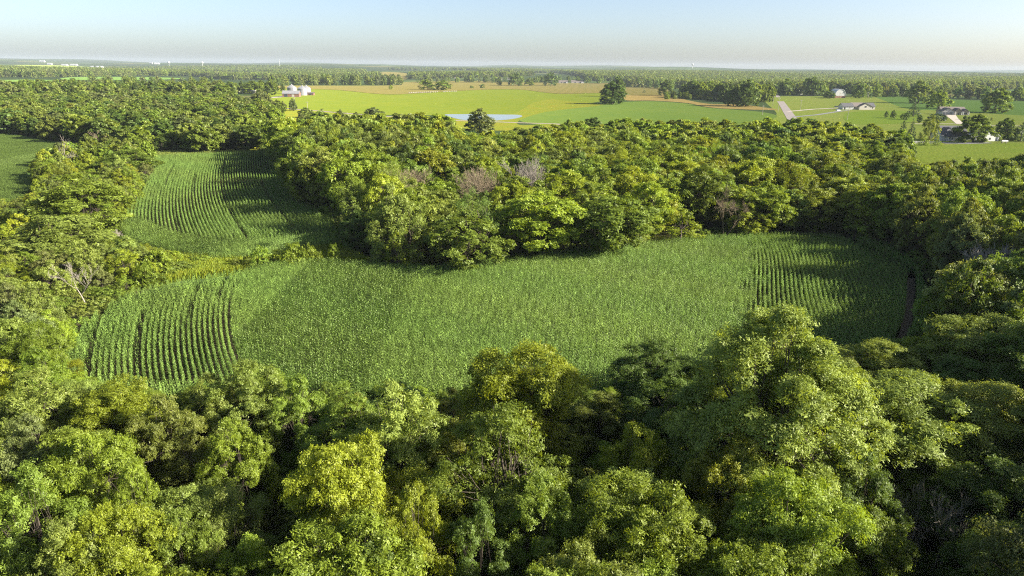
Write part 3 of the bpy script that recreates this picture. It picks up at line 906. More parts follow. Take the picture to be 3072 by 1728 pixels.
def place(t):
    """one tree as a thing: trunk and crown under an empty"""
    k = t['kind']; Hn, Rn = KIND[k][0], KIND[k][1]
    crown, trunk, _ = random.Random(int(t['x'] * 31 + t['y'] * 17)).choice(lib(k, lod_for(t['x'], t['y'])))
    e = link(NAME[k], None, None, (t['x'], t['y'], float(ground(t['x'], t['y']))), t.get('rz', rngT.random() * 6.28))
    s = t['R'] / Rn
    e.scale = (s, s, t['H'] / Hn)
    e.empty_display_size = .5
    link('trunk', trunk, e)
    c = link('crown', crown, e)
    c['leafcol'] = [float(v) for v in t['col']]
    tag(e, t['label'], 'bush' if k == 'bush' else 'tree', t.get('group'))
    return e

def hand(cx, cy_, w, H, kind, colname, label, zf=.62, s=.10, group=None, aspect=1.0, rz=None):
    """crown centre in the displayed photo (2576 wide), crown width there, tree height"""
    x, y = D(cx, cy_, H * zf)
    dist = math.sqrt(x * x + y * y + (CAM_H - H * zf) ** 2)
    R = w * DS / FOC * dist / 2 * 1.13
    TREES.append(dict(x=x, y=y, H=H, R=R * aspect, kind=kind, col=jitter(rngT, PAL[colname], s), colname=colname, label=label, hand=True, group=group, zone=None, rz=rz if rz is not None else rngT.random() * 6.28))

# foreground wood
hand(1950, 1015, 430, 20.5, 'cotton', 'pale green', 'tallest foreground tree, a big pale-leaved cottonwood reaching over the corn field', .60, rz=2.4)
hand(1335, 1005, 290, 14.5, 'locust', 'yellow-green', 'yellow-green spreading tree whose top stands against the corn, left of the cottonwood')
hand(1000, 1110, 270, 13.5, 'oak', 'pale green', 'pale rounded tree left of the yellow-green tree at the near corn edge')
hand(1270, 1180, 330, 14, 'oak', 'mid green', 'broad mid-green tree just in front of the yellow-green spreading tree')
hand(865, 1260, 215, 13, 'locust', 'yellow-green', 'bright yellow-green tree standing over the dark hollow in the foreground')
hand(1040, 1370, 190, 12.5, 'oak', 'yellow-green', 'sunny yellow-green tree at the bottom edge, left of centre')
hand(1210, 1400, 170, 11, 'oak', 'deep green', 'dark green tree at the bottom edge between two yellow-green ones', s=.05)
hand(1370, 1340, 210, 11.5, 'oak', 'mid green', 'green tree below the golden saplings in the foreground')
hand(1610, 1190, 230, 11.5, 'oak', 'yellow-green', 'upright yellow-tinged tree between the broad green tree and the cottonwood', aspect=.85)
hand(1620, 1370, 270, 12, 'locust', 'bright green', 'bright green layered tree at the bottom edge below the cottonwood')
hand(1845, 1240, 240, 12.5, 'oak', 'golden', 'rounded golden-olive tree just below the big cottonwood', s=.05)
hand(2010, 1380, 260, 13, 'locust', 'bright green', 'wide feathery green tree at the bottom edge, right of centre')
hand(2290, 1090, 310, 13, 'locust', 'olive green', 'pale olive spreading tree right of the big cottonwood')
hand(2230, 935, 220, 9, 'oak', 'olive green', 'low olive tree beside the near right corner of the corn field')
hand(2490, 890, 220, 12, 'locust', 'olive green', 'olive layered tree at the right edge, level with the corn corner')
hand(2480, 1090, 240, 12, 'locust', 'olive green', 'feathery olive tree at the right edge, above the dark thicket')
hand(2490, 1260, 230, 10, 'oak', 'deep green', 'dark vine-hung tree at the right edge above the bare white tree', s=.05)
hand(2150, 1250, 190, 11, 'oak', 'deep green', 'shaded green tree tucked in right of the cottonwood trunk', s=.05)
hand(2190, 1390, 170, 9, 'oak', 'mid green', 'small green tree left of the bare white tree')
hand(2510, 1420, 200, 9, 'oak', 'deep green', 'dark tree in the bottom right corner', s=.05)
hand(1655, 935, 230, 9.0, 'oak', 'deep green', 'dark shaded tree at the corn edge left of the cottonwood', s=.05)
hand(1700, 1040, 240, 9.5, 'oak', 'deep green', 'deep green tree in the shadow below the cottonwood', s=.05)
hand(100, 1040, 210, 11, 'oak', 'pale green', 'pale tree at the left edge below the near left corn corner')
hand(300, 1060, 170, 10, 'locust', 'yellow-green', 'yellowish spreading tree below the near left corn corner')
hand(415, 1100, 170, 11, 'oak', 'olive green', 'olive tree left of the two small bare trees')
hand(245, 1220, 170, 12, 'locust', 'bright green', 'bright green tree on the left, ahead of the olive tree')
hand(95, 1330, 220, 12.5, 'oak', 'mid green', 'green tree at the left edge near the bottom')
hand(70, 1180, 180, 11.5, 'oak', 'grey-green', 'greyish green tree at the left edge in the foreground')
hand(355, 1290, 150, 11.5, 'oak', 'bright green', 'upright bright green tree left of the pale drooping tree', aspect=.85)
hand(645, 1015, 190, 11.5, 'oak', 'pale green', 'pale green tree whose top overlaps the curved corn rows')
hand(745, 1040, 150, 10, 'oak', 'mid green', 'green tree beside the dark shrubs at the near corn edge')
hand(530, 1040, 140, 10, 'oak', 'olive green', 'olive tree under the curved corn rows')
hand(600, 1160, 170, 10, 'oak', 'bright green', 'bright green tree right of the small bare trees')
hand(590, 1330, 190, 9.5, 'willow', 'olive green', 'drooping olive-yellow tree over the dark hollow', aspect=1.0)
hand(300, 1420, 190, 11, 'locust', 'yellow-green', 'yellow-green tree at the bottom edge on the left')
hand(470, 1410, 170, 9.5, 'oak', 'mid green', 'green tree at the bottom edge left of the drooping tree')
hand(170, 1470, 200, 11, 'oak', 'pale green', 'pale tree at the bottom left corner')
hand(640, 1445, 170, 8.5, 'oak', 'bright green', 'low green tree at the bottom edge below the drooping tree')
hand(1480, 1450, 180, 10, 'oak', 'yellow-green', 'yellowish tree at the bottom edge in the middle')
hand(1330, 1225, 50, 7.5, 'slim', 'golden', 'golden sapling, left one of a pair in a dark gap', .7, group='golden saplings')
hand(1400, 1230, 50, 7.5, 'slim', 'golden', 'golden sapling, right one of a pair in a dark gap', .7, group='golden saplings')
# far side of the big corn field
hand(1170, 590, 200, 12, 'oak', 'mid green', 'rounded green tree bulging over the far corn edge, centre')
hand(1370, 550, 200, 14, 'locust', 'bright green', 'tall bright tree behind the far corn edge, right of the rounded one')
hand(1540, 560, 190, 13, 'locust', 'mid green', 'wide layered tree at the far corn edge with trunk in shadow')
hand(1000, 620, 70, 8, 'slim', 'yellow-green', 'small yellow-green tree standing out at the far corn edge')
hand(1712, 560, 92, 8.5, 'slim', 'yellow-green', 'bright yellow-green small tree left of the red-brown dead tree', aspect=1.1)
hand(985, 470, 130, 17, 'willow', 'olive green', 'tall olive tree rising between the two corn fields')
hand(905, 570, 110, 9, 'oak', 'deep green', 'dark rounded tree at the corner between the two corn fields', s=.05)
hand(1885, 545, 90, 8, 'oak', 'yellow-green', 'lit yellow-green tree right of the red-brown dead tree')
# slope on the left
hand(190, 500, 190, 14, 'oak', 'mid green', 'large rounded oak on the brushy slope left of the small corn field')
hand(150, 590, 200, 10, 'oak', 'olive green', 'olive tree just below the large oak on the slope')
hand(430, 345, 60, 9, 'oak', 'bright green', 'bright lime tree at the wood edge above the small corn field', s=.05)
hand(330, 400, 120, 9, 'oak', 'mid green', 'green tree at the top left corner of the small corn field')
# single trees of the farmland: foot in the displayed photo, crown width and height there
OK_, CO, BU = 'round', 'conifer', 'bush'
for cx, yb, w, hp, k, c_, lb in (
    (1553, 244, 40, 48, OK_, 'deep green', 'slimmer upper of two trees joined at the hay field edge'), (1540, 262, 68, 52, OK_, 'deep green', 'broad dark tree standing at the right end of the hay field'),
    (807, 312, 64, 30, OK_, 'mid green', 'wide low tree on the yellow pasture below the gravel road'), (769, 296, 36, 24, OK_, 'olive green', 'small tree beside the gravel road on the pasture'),
    (940, 300, 56, 28, OK_, 'grey-green', 'grey-green tree beside the gravel road, left of the pond'), (704, 288, 32, 31, OK_, 'mid green', 'tree where the gravel road leaves the farmyard'),
    (658, 272, 52, 40, OK_, 'grey-green', 'leaning grey tree in front of the farm lane'), (640, 324, 50, 36, OK_, 'mid green', 'tree left of the red dirt patch'), (684, 240, 30, 35, OK_, 'mid green', 'tree just left of the grain bins'),
    (639, 236, 56, 28, OK_, 'mid green', 'wide tree behind the white sheds'), (584, 232, 40, 22, OK_, 'bright green', 'bright tree above the left white shed'), (546, 230, 36, 22, OK_, 'yellow-green', 'yellow-green tree left of the white sheds'),
    (1075, 226, 44, 24, OK_, 'mid green', 'left half of the tree clump in the dry field'), (1112, 227, 50, 24, OK_, 'mid green', 'right half of the tree clump in the dry field'), (984, 226, 12, 12, OK_, 'yellow-green', 'small yellow tree at the far hay corner'),
    (1186, 222, 12, 8, BU, 'deep green', 'smaller of two bushes on the dry field'), (1213, 222, 18, 12, BU, 'deep green', 'larger of two bushes on the dry field'), (1256, 215, 16, 15, OK_, 'deep green', 'small tree at the far edge of the dry field'),
    (1298, 216, 40, 30, OK_, 'deep green', 'dark tree at the far dry field, left of two white houses'), (1331, 216, 26, 18, OK_, 'mid green', 'small green tree at the far dry field'), (1386, 216, 36, 32, OK_, 'deep green', 'tall dark tree just left of the two white houses'),
    (1875, 268, 58, 60, OK_, 'deep green', 'large dark tree at the right end of the farmyard grove'), (1845, 267, 44, 40, OK_, 'deep green', 'spreading dark tree on the stubble strip'), (1674, 241, 38, 36, OK_, 'deep green', 'dark tree at the left end of the farmyard grove'),
    (1620, 234, 9, 12, CO, 'blue-green', 'small cone-shaped evergreen on the dry field'), (1678, 250, 14, 14, BU, 'mid green', 'round bush on the edge of the stubble strip'), (1698, 250, 11, 10, BU, 'olive green', 'smaller bush on the edge of the stubble strip'),
    (1973, 240, 44, 38, OK_, 'deep green', 'first dark tree right of the road junction'), (2041, 241, 50, 42, OK_, 'deep green', 'dark tree left of the white barn'), (2085, 248, 28, 18, OK_, 'deep green', 'small round tree beside the white barn'),
    (2159, 247, 34, 32, OK_, 'deep green', 'dark tree just right of the white barn'), (2183, 247, 20, 30, CO, 'blue-green', 'dark spruce right of the white barn'), (2248, 245, 20, 22, OK_, 'deep green', 'small dark tree in the grass right of the white barn'),
    (2309, 260, 58, 46, OK_, 'olive green', 'thin olive tree behind the brown ranch house'), (2361, 273, 48, 36, OK_, 'mid green', 'leafy tree just behind the brown ranch house'), (2502, 284, 60, 48, OK_, 'mid green', 'lone tree standing in the soybean field'),
    (2297, 293, 30, 36, CO, 'blue-green', 'dark spruce left of the brown ranch house'), (2267, 351, 22, 50, CO, 'blue-green', 'left of two tall spruces beside the white fence'), (2289, 355, 22, 48, CO, 'blue-green', 'right of two tall spruces beside the white fence'),
    (2336, 359, 48, 58, 'willow', 'olive green', 'weeping olive tree left of the dark-roofed house'), (2323, 366, 24, 22, CO, 'mid green', 'small round evergreen by the white fence'), (2357, 366, 20, 20, CO, 'mid green', 'small evergreen at the end of the white fence'),
    (2447, 358, 80, 56, OK_, 'mid green', 'large drooping tree between the dark-roofed house and the white gable'), (2526, 353, 48, 44, OK_, 'deep green', 'dark tree right of the white gable'), (2566, 356, 36, 50, CO, 'blue-green', 'dark spruce at the right edge of the farmyard'),
    (2358, 304, 38, 15, BU, 'blue-green', 'rounded shrub bed before the brown ranch house'), (1207, 342, 78, 66, OK_, 'grey-green', 'tall grey-green willow standing before the pond')):
    x, y = D(cx, yb)
    dist = math.hypot(x, y)
    TREES.append(dict(x=x, y=y, H=hp * DS / FOC * dist, R=w * DS / FOC * dist / 2, kind=k, col=jitter(rngT, PAL[c_], .1), colname=c_, label=lb, hand=True, zone=None))

# dead trees: crown centre and height in the displayed photo, tree height in metres when hidden below
DEADS = [(452, 1180, 110, 0, 'WHITE', 'small bare tree, left of a pair in the foreground hollow'), (518, 1190, 125, 0, 'WHITE', 'small reddish bare tree, right of a pair in the foreground hollow'),
 (2365, 1350, 200, 0, 'VASE', 'pale bare many-stemmed tree near the bottom right corner'), (1828, 535, 125, 0, 'RED', 'red-brown dead tree at the far edge of the corn field'), (1982, 512, 95, 0, 'GREY', 'thin grey dead tree right of the red-brown one'),
 (1335, 425, 60, 17, 'GREYV', 'grey bare crown rising from the middle of the wood'), (1207, 448, 50, 16.5, 'BROWNV', 'brown dry crown left of the grey bare crown'), (152, 388, 80, 0, 'GREY', 'pale bare tree on the slope before the left field'),
 (300, 597, 40, 0, 'GREY', 'small pale bare tree at the left edge of the small corn field'), (205, 715, 105, 0, 'GREY', 'tall thin bare tree on the brushy slope'), (250, 352, 40, 0, 'RED', 'brown dead crown at the upper left wood edge'),
 (2500, 640, 150, 12, 'GREYV', 'large grey half-bare tree at the right edge'), (2440, 760, 120, 0, 'GREYV', 'grey bare branches below the large half-bare tree'), (1290, 600, 60, 0, 'RED', 'little brown dead tree at the far corn edge, centre'),
 (850, 1395, 60, 0, 'WHITE', 'bare twig top poking up at the bottom edge'), (1030, 440, 30, 15, 'BROWNV', 'dry brown tree top behind the tall olive tree')]
DPOS = []
for cx, cy_, hpx, Hf, kd, lb in DEADS:
    x, y = D(cx, cy_, 4)
    H = Hf or 6
    for _ in range(4):
        dist = math.sqrt(x * x + y * y + (CAM_H - 4) ** 2)
        if not Hf: H = hpx * DS / FOC * dist / max(.55, math.cos(math.atan2(CAM_H - 4, math.hypot(x, y))))
        x, y = D(cx, cy_, H * (.8 if Hf else .5))
    DPOS.append((x, y, H))

NH = len(TREES)
hand_xy = np.array([(t['x'], t['y'], t['R']) for t in TREES] + [(x, y, H * .4 + 3.5) for x, y, H in DPOS])
VISIBLE = [[(a * DS, b * DS) for a, b in q] for q in (
    [(590, 690), (800, 662), (1060, 677), (1300, 655), (1600, 617), (1900, 596), (2130, 600), (2270, 645), (2335, 760), (2300, 855), (2110, 895), (2060, 885), (1960, 830), (1900, 790), (1790, 790), (1760, 850), (1650, 860), (1560, 900), (1530, 960), (1490, 1000),
     (1450, 950), (1380, 915), (1220, 925), (1180, 965), (1000, 975), (800, 975), (740, 950), (660, 920), (600, 935), (540, 968), (420, 985), (240, 975), (155, 912), (180, 850), (300, 745), (450, 705)],
    [(375, 400), (700, 388), (715, 470), (800, 545), (845, 590), (850, 615), (800, 622), (700, 640), (600, 650), (500, 650), (440, 635), (350, 610), (310, 585), (340, 520), (370, 470), (385, 430)],
    [(2295, 372), (2420, 369), (2600, 369), (2600, 398), (2430, 402), (2330, 412), (2300, 405)], [(1120, 284), (1310, 286), (1320, 300), (1400, 312), (1300, 320), (1262, 332), (1160, 332), (1120, 300)], [(-40, 425), (60, 437), (78, 470), (56, 495), (-40, 505)])]
def fit(t, lo=1.6):
    '''lower a tree until it leaves the corn in view that the photograph shows'''
    while True:
        bad = False
        for dx, fz in ((0, .95), (-.5, .8), (.5, .8), (-.7, .5), (.7, .5)):
            px, py, f = project(t['x'] + dx * t['R'], t['y'], t['H'] * fz)
            if any(inside(q, [px], [py])[0] for q in VISIBLE): bad = True; break
        if not bad: return True
        t['H'] *= .85; t['R'] *= .93
        if t['H'] < lo: return False

# ------------------------------------------------------------------ fill the woods
def fill(zone, spacing, hfun, kinds, cols, seed, ymax=1e9, clear=.8):
    rng = np.random.default_rng(seed)
    poly = WOODS[zone]
    xs = [p[0] for p in poly]; ys = [p[1] for p in poly]
    xx, yy = np.meshgrid(np.arange(min(xs), max(xs), spacing), np.arange(min(ys), min(max(ys), ymax), spacing * .87))
    xx = xx + (np.arange(xx.shape[0]) % 2)[:, None] * spacing / 2
    xx = (xx + rng.normal(0, spacing * .2, xx.shape)).ravel(); yy = (yy + rng.normal(0, spacing * .2, yy.shape)).ravel()
    ok = inside(poly, xx, yy)
    xx, yy = xx[ok], yy[ok]
    for x, y in zip(xx, yy):
        px, py, f = project(x, y, 8)
        if f < 8 or px < -900 or px > 3072 + 1500: continue
        dd = np.hypot(hand_xy[:, 0] - x, hand_xy[:, 1] - y)
        if (dd < hand_xy[:, 2] * clear + 1.2).any(): continue
        k = rng.choice(list(kinds), p=list(kinds.values()))
        # stands of one tone: slow drift plus chance
        drift = .5 + .5 * math.sin(x / 23 + 1.7 * math.sin(y / 31) + seed)
        names = list(cols); pr = np.array(list(cols.values())) * (1 + .9 * np.cos(np.arange(len(names)) * 2.1 - drift * 6)); pr = np.clip(pr, .02, None)
        cn = names[rng.choice(len(names), p=pr / pr.sum())]
        H = hfun(x, y, rng)
        if k == 'slim': H *= .8
        if k == 'bush': H = rng.uniform(2.5, 4.5)
        R = (spacing * rng.uniform(.66, .98) if k not in ('slim', 'bush') else spacing * rng.uniform(.35, .5))
        R = min(R, H * .55) if k != 'bush' else R
        t = dict(x=x, y=y, H=H, R=R, kind=k, col=jitter(rng, PAL[cn], .16), colname=cn, zone=zone, hand=False)
        if zone == 'upper' or fit(t): TREES.append(t)

MIX = {'yellow-green': 2.4, 'bright green': 2.6, 'mid green': 2.0, 'olive green': 1.2, 'pale green': .8, 'deep green': .8}
HOLLOW = [D(*p) for p in [(680, 1090), (800, 1030), (870, 1070), (810, 1200), (780, 1300), (810, 1449), (650, 1449), (630, 1300)]]
fill('front', 5.2, lambda x, y, r: r.uniform(1.8, 3.6) if inside(HOLLOW, [x], [y])[0] else r.uniform(8.0, 11.5), {'oak': .5, 'locust': .32, 'slim': .18}, {'mid green': 2, 'pale green': 1.4, 'bright green': 2.2, 'olive green': 1.2, 'yellow-green': 1.4, 'deep green': .2}, 1, clear=.62)
fill('middle', 7.6, lambda x, y, r: r.uniform(10, 15.5) if x > -20 else r.uniform(13, 17.5), {'locust': .48, 'oak': .26, 'round': .12, 'slim': .08, 'willow': .06}, MIX, 2, clear=.75)
fill('right', 6.6, lambda x, y, r: r.uniform(12, 17.5), {'locust': .45, 'oak': .45, 'slim': .1}, {'olive green': 2, 'mid green': 2, 'deep green': 1.4, 'bright green': 1.0, 'grey-green': .8}, 3, clear=.7)
fill('slope', 4.6, lambda x, y, r: r.uniform(4, 7.5) if r.random() < .8 else r.uniform(7, 10), {'round': .42, 'slim': .22, 'bush': .2, 'oak': .16}, {'olive green': 1.8, 'yellow-green': 2.4, 'grey-green': 1.2, 'bright green': 1.6, 'pale green': 1.6, 'mid green': .8}, 4)
fill('upper', 9.0, lambda x, y, r: r.uniform(9, 14), {'oak': .72, 'locust': .2, 'slim': .08}, {'mid green': 2, 'olive green': 2, 'grey-green': 1.4, 'deep green': 1.6, 'bright green': .5}, 5)
# bushes strung between the two corn fields and along the edges
for cx, cy_, w, H in ((655, 648, 66, 5), (700, 650, 46, 4), (742, 643, 76, 5.5), (775, 642, 60, 5), (842, 640, 40, 4.6), (622, 660, 30, 3), (595, 664, 24, 2.6), (395, 664, 76, 5.5), (440, 656, 48, 4.2), (365, 688, 56, 5), (720, 656, 40, 3.4), (800, 652, 36, 3.4), (680, 658, 34, 3)):
    x, y = D(cx, cy_, H * .5); dist = math.hypot(x, y)
    TREES.append(dict(x=x, y=y, H=H, R=w * DS / FOC * dist / 2, kind='bush', col=jitter(rngT, PAL['bright green' if H > 3.3 else 'olive green'], .1), colname='bright green', zone='hedge', hand=False))
for cx, cy_, w, H in ((820, 985, 60, 2.6), (870, 1000, 70, 2.8), (930, 995, 80, 3), (985, 1000, 60, 2.8), (1060, 1000, 60, 2.5), (800, 1030, 70, 3), (1110, 1005, 60, 2.6), (1500, 1045, 80, 3), (1560, 1030, 70, 3), (880, 1050, 90, 3.5), (720, 1110, 90, 3.2), (760, 1190, 110, 4), (700, 1250, 90, 3)):
    x, y = D(cx, cy_, H * .5); dist = math.hypot(x, y)
    TREES.append(dict(x=x, y=y, H=H, R=w * DS / FOC * dist / 2, kind='bush', col=jitter(rngT, PAL['mid green'], .1), colname='mid green', zone='edge', hand=False))
# tree belts and groves of the farmland: (line in the displayed photo, count, height, width of belt in metres)
def belt(pts, n, H0, H1, wid, cols, seed, zone):
    rng = np.random.default_rng(seed)
    P_ = np.array([D(*p) for p in pts]); seg = np.linspace(0, len(P_) - 1, n)
    for s in seg:
        i = min(int(s), len(P_) - 2); f = s - i
        q = P_[i] * (1 - f) + P_[i + 1] * f + rng.normal(0, wid / 2, 2) * np.array([.4, 1])
        H = rng.uniform(H0, H1); cn = rng.choice(cols)
        k = rng.choice(['round', 'oak', 'slim', 'willow'], p=[.62, .18, .08, .12])
        TREES.append(dict(x=float(q[0]), y=float(q[1]), H=H, R=H * rng.uniform(.33, .45), kind=str(k), col=jitter(rng, PAL[str(cn)], .14), colname=str(cn), zone=zone, hand=False))
GR = ['mid green', 'deep green', 'grey-green', 'olive green']
belt([(690, 214), (800, 214), (900, 214), (1015, 214)], 60, 17, 24, 40, GR, 11, 'belt behind the hay field')
belt([(700, 205), (850, 203), (1000, 203)], 50, 16, 22, 60, GR, 24, 'belt behind the hay field')
belt([(1722, 246), (1800, 250), (1870, 257), (1925, 255)], 44, 17, 23, 22, ['mid green', 'deep green', 'bright green', 'olive green'], 12, 'farmyard grove')
belt([(1730, 238), (1800, 240), (1920, 243)], 34, 17, 23, 26, GR, 25, 'farmyard grove')
belt([(1668, 246), (1700, 247), (1735, 250)], 9, 6, 10, 6, ['deep green', 'mid green'], 13, 'farmyard grove')
belt([(1570, 219), (1640, 221), (1720, 226)], 30, 17, 23, 30, GR, 14, 'belt right of the hay field')
belt([(1270, 208), (1340, 208), (1420, 207), (1530, 211)], 40, 14, 21, 50, ['deep green', 'mid green'], 15, 'belt around the white houses')
belt([(1040, 209), (1100, 207), (1180, 208), (1260, 207)], 30, 14, 20, 50, GR, 26, 'belt at the far dry field')
belt([(1948, 237), (2000, 239), (2068, 240)], 20, 17, 22, 22, GR, 16, 'grove at the road junction')
belt([(2150, 243), (2240, 243), (2300, 244), (2400, 246), (2576, 254), (2700, 258)], 60, 14, 21, 36, GR, 17, 'wood edge behind the ranch houses')
belt([(240, 210), (330, 211), (430, 212), (560, 213)], 34, 11, 17, 40, GR, 28, 'far hedgerow upper left')
belt([(100, 222), (180, 221), (260, 219)], 12, 9, 14, 20, GR, 29, 'far hedgerow upper left')
belt([(545, 238), (600, 234), (660, 232), (700, 233)], 20, 12, 17, 24, ['mid green', 'bright green', 'deep green'], 18, 'grove round the white sheds')
belt([(615, 318), (640, 300), (680, 285), (720, 278)], 14, 7, 11, 14, ['grey-green', 'mid green', 'olive green'], 19, 'pasture trees')
belt([(760, 310), (800, 306), (850, 312), (930, 314)], 11, 6, 9, 14, ['grey-green', 'mid green', 'olive green'], 27, 'pasture trees')
belt([(2240, 297), (2290, 302), (2330, 314)], 6, 5, 8, 10, ['deep green', 'mid green'], 20, 'yard trees')
belt([(2430, 302), (2460, 302), (2490, 304)], 7, 2.5, 4, 3, ['deep green', 'olive green'], 21, 'shrubs beside the brown ranch house')

# which show largest: those become things of their own, the rest one mass
def shown(t):
    px, py, f = project(t['x'], t['y'], t['H'] * .75)
    if f < 5: return 0
    m_ = t['R'] * FOC / f
    if px < -m_ or px > 3072 + m_ or py > 1728 + m_: return 0
    return m_
LIMIT = 300
isbush = [t for t in TREES if t['kind'] == 'bush']
trees = [t for t in TREES if t['kind'] != 'bush']
def choose(lst, lim):
    hd = [t for t in lst if t['hand']]
    rest = sorted([t for t in lst if not t['hand']], key=shown, reverse=True)
    rest = [t for t in rest]
    ind = [t for t in rest[:max(lim - len(hd), 0)] if shown(t) > 0]
    idset = set(map(id, ind))
    return hd + ind, [t for t in rest if id(t) not in idset]
ind_t, mass_t = choose(trees, LIMIT)
ind_b, mass_b = choose(isbush, 70)
ZW = {'front': 'foreground wood', 'middle': 'wood beyond corn field', 'right': 'wood right of corn', 'upper': 'upper left wood', 'slope': 'brushy left slope',
      'hedge': 'strip between corn fields', 'edge': 'shaded near corn edge'}
# name each by its row (depth) and order from the left
bins = {}
for t in ind_t + ind_b:
    if t['hand']: continue
    px, py, f = project(t['x'], t['y'], t['H'] * .7)
    t['px'] = px
    row = int((f - 30) / 11) if t['zone'] in ZW else 0
    bins.setdefault((t['zone'], row, t['kind'] == 'bush'), []).append(t)
zrows = {}
for (z, row, b_) in bins: zrows.setdefault((z, b_), []).append(row)
for key, lst in bins.items():
    z, row, b_ = key
    rr = sorted(zrows[(z, b_)]).index(row)
    lst.sort(key=lambda t: t['px'])
    for i, t in enumerate(lst):
        zw = ZW.get(z, z)
        what = WORD[t['kind']].replace('layered ', '')
        if z in ZW:
            t['label'] = '%s %s, %s from left, %s row, %s' % (t['colname'], what, ORD[i], ORD[rr], zw)
        else:
            t['label'] = '%s %s, %s from left in the %s' % (t['colname'], what, ORD[min(i, 39)], zw)
        t['group'] = ('bushes of the ' if b_ else 'trees of the ') + zw
for t in ind_t + ind_b: place(t)
print('individual trees', len(ind_t), 'bushes', len(ind_b), 'mass', len(mass_t), len(mass_b))

def mass(name, lst, label):
    tmpl = []; idx = {}
    P = []; pick = []; rot = []; scl = []; colr = []
    rng = np.random.default_rng(5)
    for t in lst:
        lod = lod_for(t['x'], t['y'])
        if lod == 'near': lod = 'mid'
        ks = lib(t['kind'], lod)
        j = int(rng.integers(len(ks)))
        key = (t['kind'], lod, j)
        if key not in idx: idx[key] = len(tmpl); tmpl.append(ks[j][2])
        P.append((t['x'], t['y'], float(ground(t['x'], t['y'])))); pick.append(idx[key])
        rot.append((0, 0, rng.random() * 6.28)); s = t['R'] / KIND[t['kind']][1]
        scl.append((s, s, t['H'] / KIND[t['kind']][0])); colr.append(t['col'])
    return scatter(name, tmpl, P, pick, rot, scl, colr, label)
mass('woodland', mass_t + mass_b, 'rest of the green woodland around the corn fields')

# undergrowth under and along the woods
rng = np.random.default_rng(77)
UP_, UK, US, UC = [], [], [], []
for z, n_ in (('front', 900), ('middle', 1500), ('right', 900), ('slope', 900)):
    poly = WOODS[z]; xs = [p[0] for p in poly]; ys = [p[1] for p in poly]
    x = rng.uniform(max(min(xs), -140), min(max(xs), 180), n_ * 4); y = rng.uniform(min(ys), min(max(ys), 330), n_ * 4)
    ok = inside(poly, x, y); x, y = x[ok][:n_], y[ok][:n_]
    for a, b in zip(x, y):
        UP_.append((a, b, 0)); s = rng.uniform(.35, .8); US.append((s * 1.2, s * 1.2, s * .8)); UC.append(jitter(rng, PAL['mid green' if rng.random() < .6 else 'olive green'], .2))
        UK.append(int(rng.integers(2)))
scatter('undergrowth', [lib('bush', 'mid')[i][2] for i in range(2)], UP_, UK, [(0, 0, rng.random() * 6.28) for _ in UP_], US, UC, 'low green undergrowth on the forest floor')

# tall grass and weeds on the field margins
gm = []
rg = np.random.default_rng(8); gv = []; gl = []; gt = []
for i in range(60):
    a = rg.random() * 6.28; b = rg.normal(0, .35, 2); h = rg.uniform(.4, 1.0); w = .05
    d_ = np.array([math.cos(a), math.sin(a), 0]); s_ = np.array([-d_[1], d_[0], 0]); p0 = np.array([b[0], b[1], 0])
    n = len(gv); gv += [p0 - s_ * w, p0 + s_ * w, p0 + d_ * .25 * h + [0, 0, h] + s_ * w * .3, p0 + d_ * .25 * h + [0, 0, h] - s_ * w * .3]; gl += [n, n + 1, n + 2, n + 3]; gt += [rg.random()] * 4
tuft = raw_mesh('grass_tuft', gv, gl, 4, [MAT['corn']], gt)
GP, GC = [], []
for poly, n_, cl in (([D(*p) for p in [(380, 655), (470, 650), (620, 658), (700, 652), (760, 632), (860, 625), (930, 668), (800, 661), (700, 667), (590, 690), (450, 705), (380, 720)]], 5200, (.20, .25, .022)),
                     ([D(*p) for p in [(660, 372), (690, 368), (712, 400), (722, 460), (750, 505), (820, 545), (858, 590), (852, 620), (838, 580), (800, 545), (738, 512), (714, 465), (704, 425), (690, 392), (655, 390)]], 3600, (.12, .17, .03)),
                     ([D(*p) for p in [(360, 385), (640, 382), (690, 388), (600, 393), (380, 402)]], 2200, (.15, .19, .035))):
    xs = [p[0] for p in poly]; ys = [p[1] for p in poly]
    x = rng.uniform(min(xs), max(xs), n_ * 5); y = rng.uniform(min(ys), max(ys), n_ * 5)
    ok = inside(poly, x, y); x, y = x[ok][:n_], y[ok][:n_]
    for a, b in zip(x, y): GP.append((a, b, .05)); GC.append(jitter(rng, cl, .2))
scatter('tall_grass', [tuft], GP, [0] * len(GP), [(0, 0, rng.random() * 6.28) for _ in GP], [(s, s, s) for s in rng.uniform(.6, 1.5, len(GP))], GC, 'tall yellow-green grass on the field margins')

# ------------------------------------------------------------------ dead trees
DK = {'WHITE': (4, .012, 'deadwood', .42, 1), 'VASE': (4, .012, 'deadwood', .36, 5), 'RED': (5, .02, 'redwood', .5, 2), 'GREY': (4, .018, 'deadwood', .5, 1), 'GREYV': (4, .035, 'deadwood', .34, 7), 'BROWNV': (5, .03, 'redwood', .38, 4)}
for i, ((cx, cy_, hpx, Hf, kd, lb), (x, y, H)) in enumerate(zip(DEADS, DPOS)):
    lv, tw, mt, spread, stems = DK[kd]
    e = link('bare_tree', None, None, (x, y, 0))
    link('branches', dead_mesh(i + 1, H, spread, lv, tw, mt, stems, vase=stems > 1), e)
    tag(e, lb, 'dead tree', 'dead and leafless trees')

# ------------------------------------------------------------------ far woods
rng = np.random.default_rng(31)
n_ = 190000
ang = rng.uniform(-.74, .74, n_); rad = np.sqrt(rng.uniform(720 ** 2, 5200 ** 2, n_))
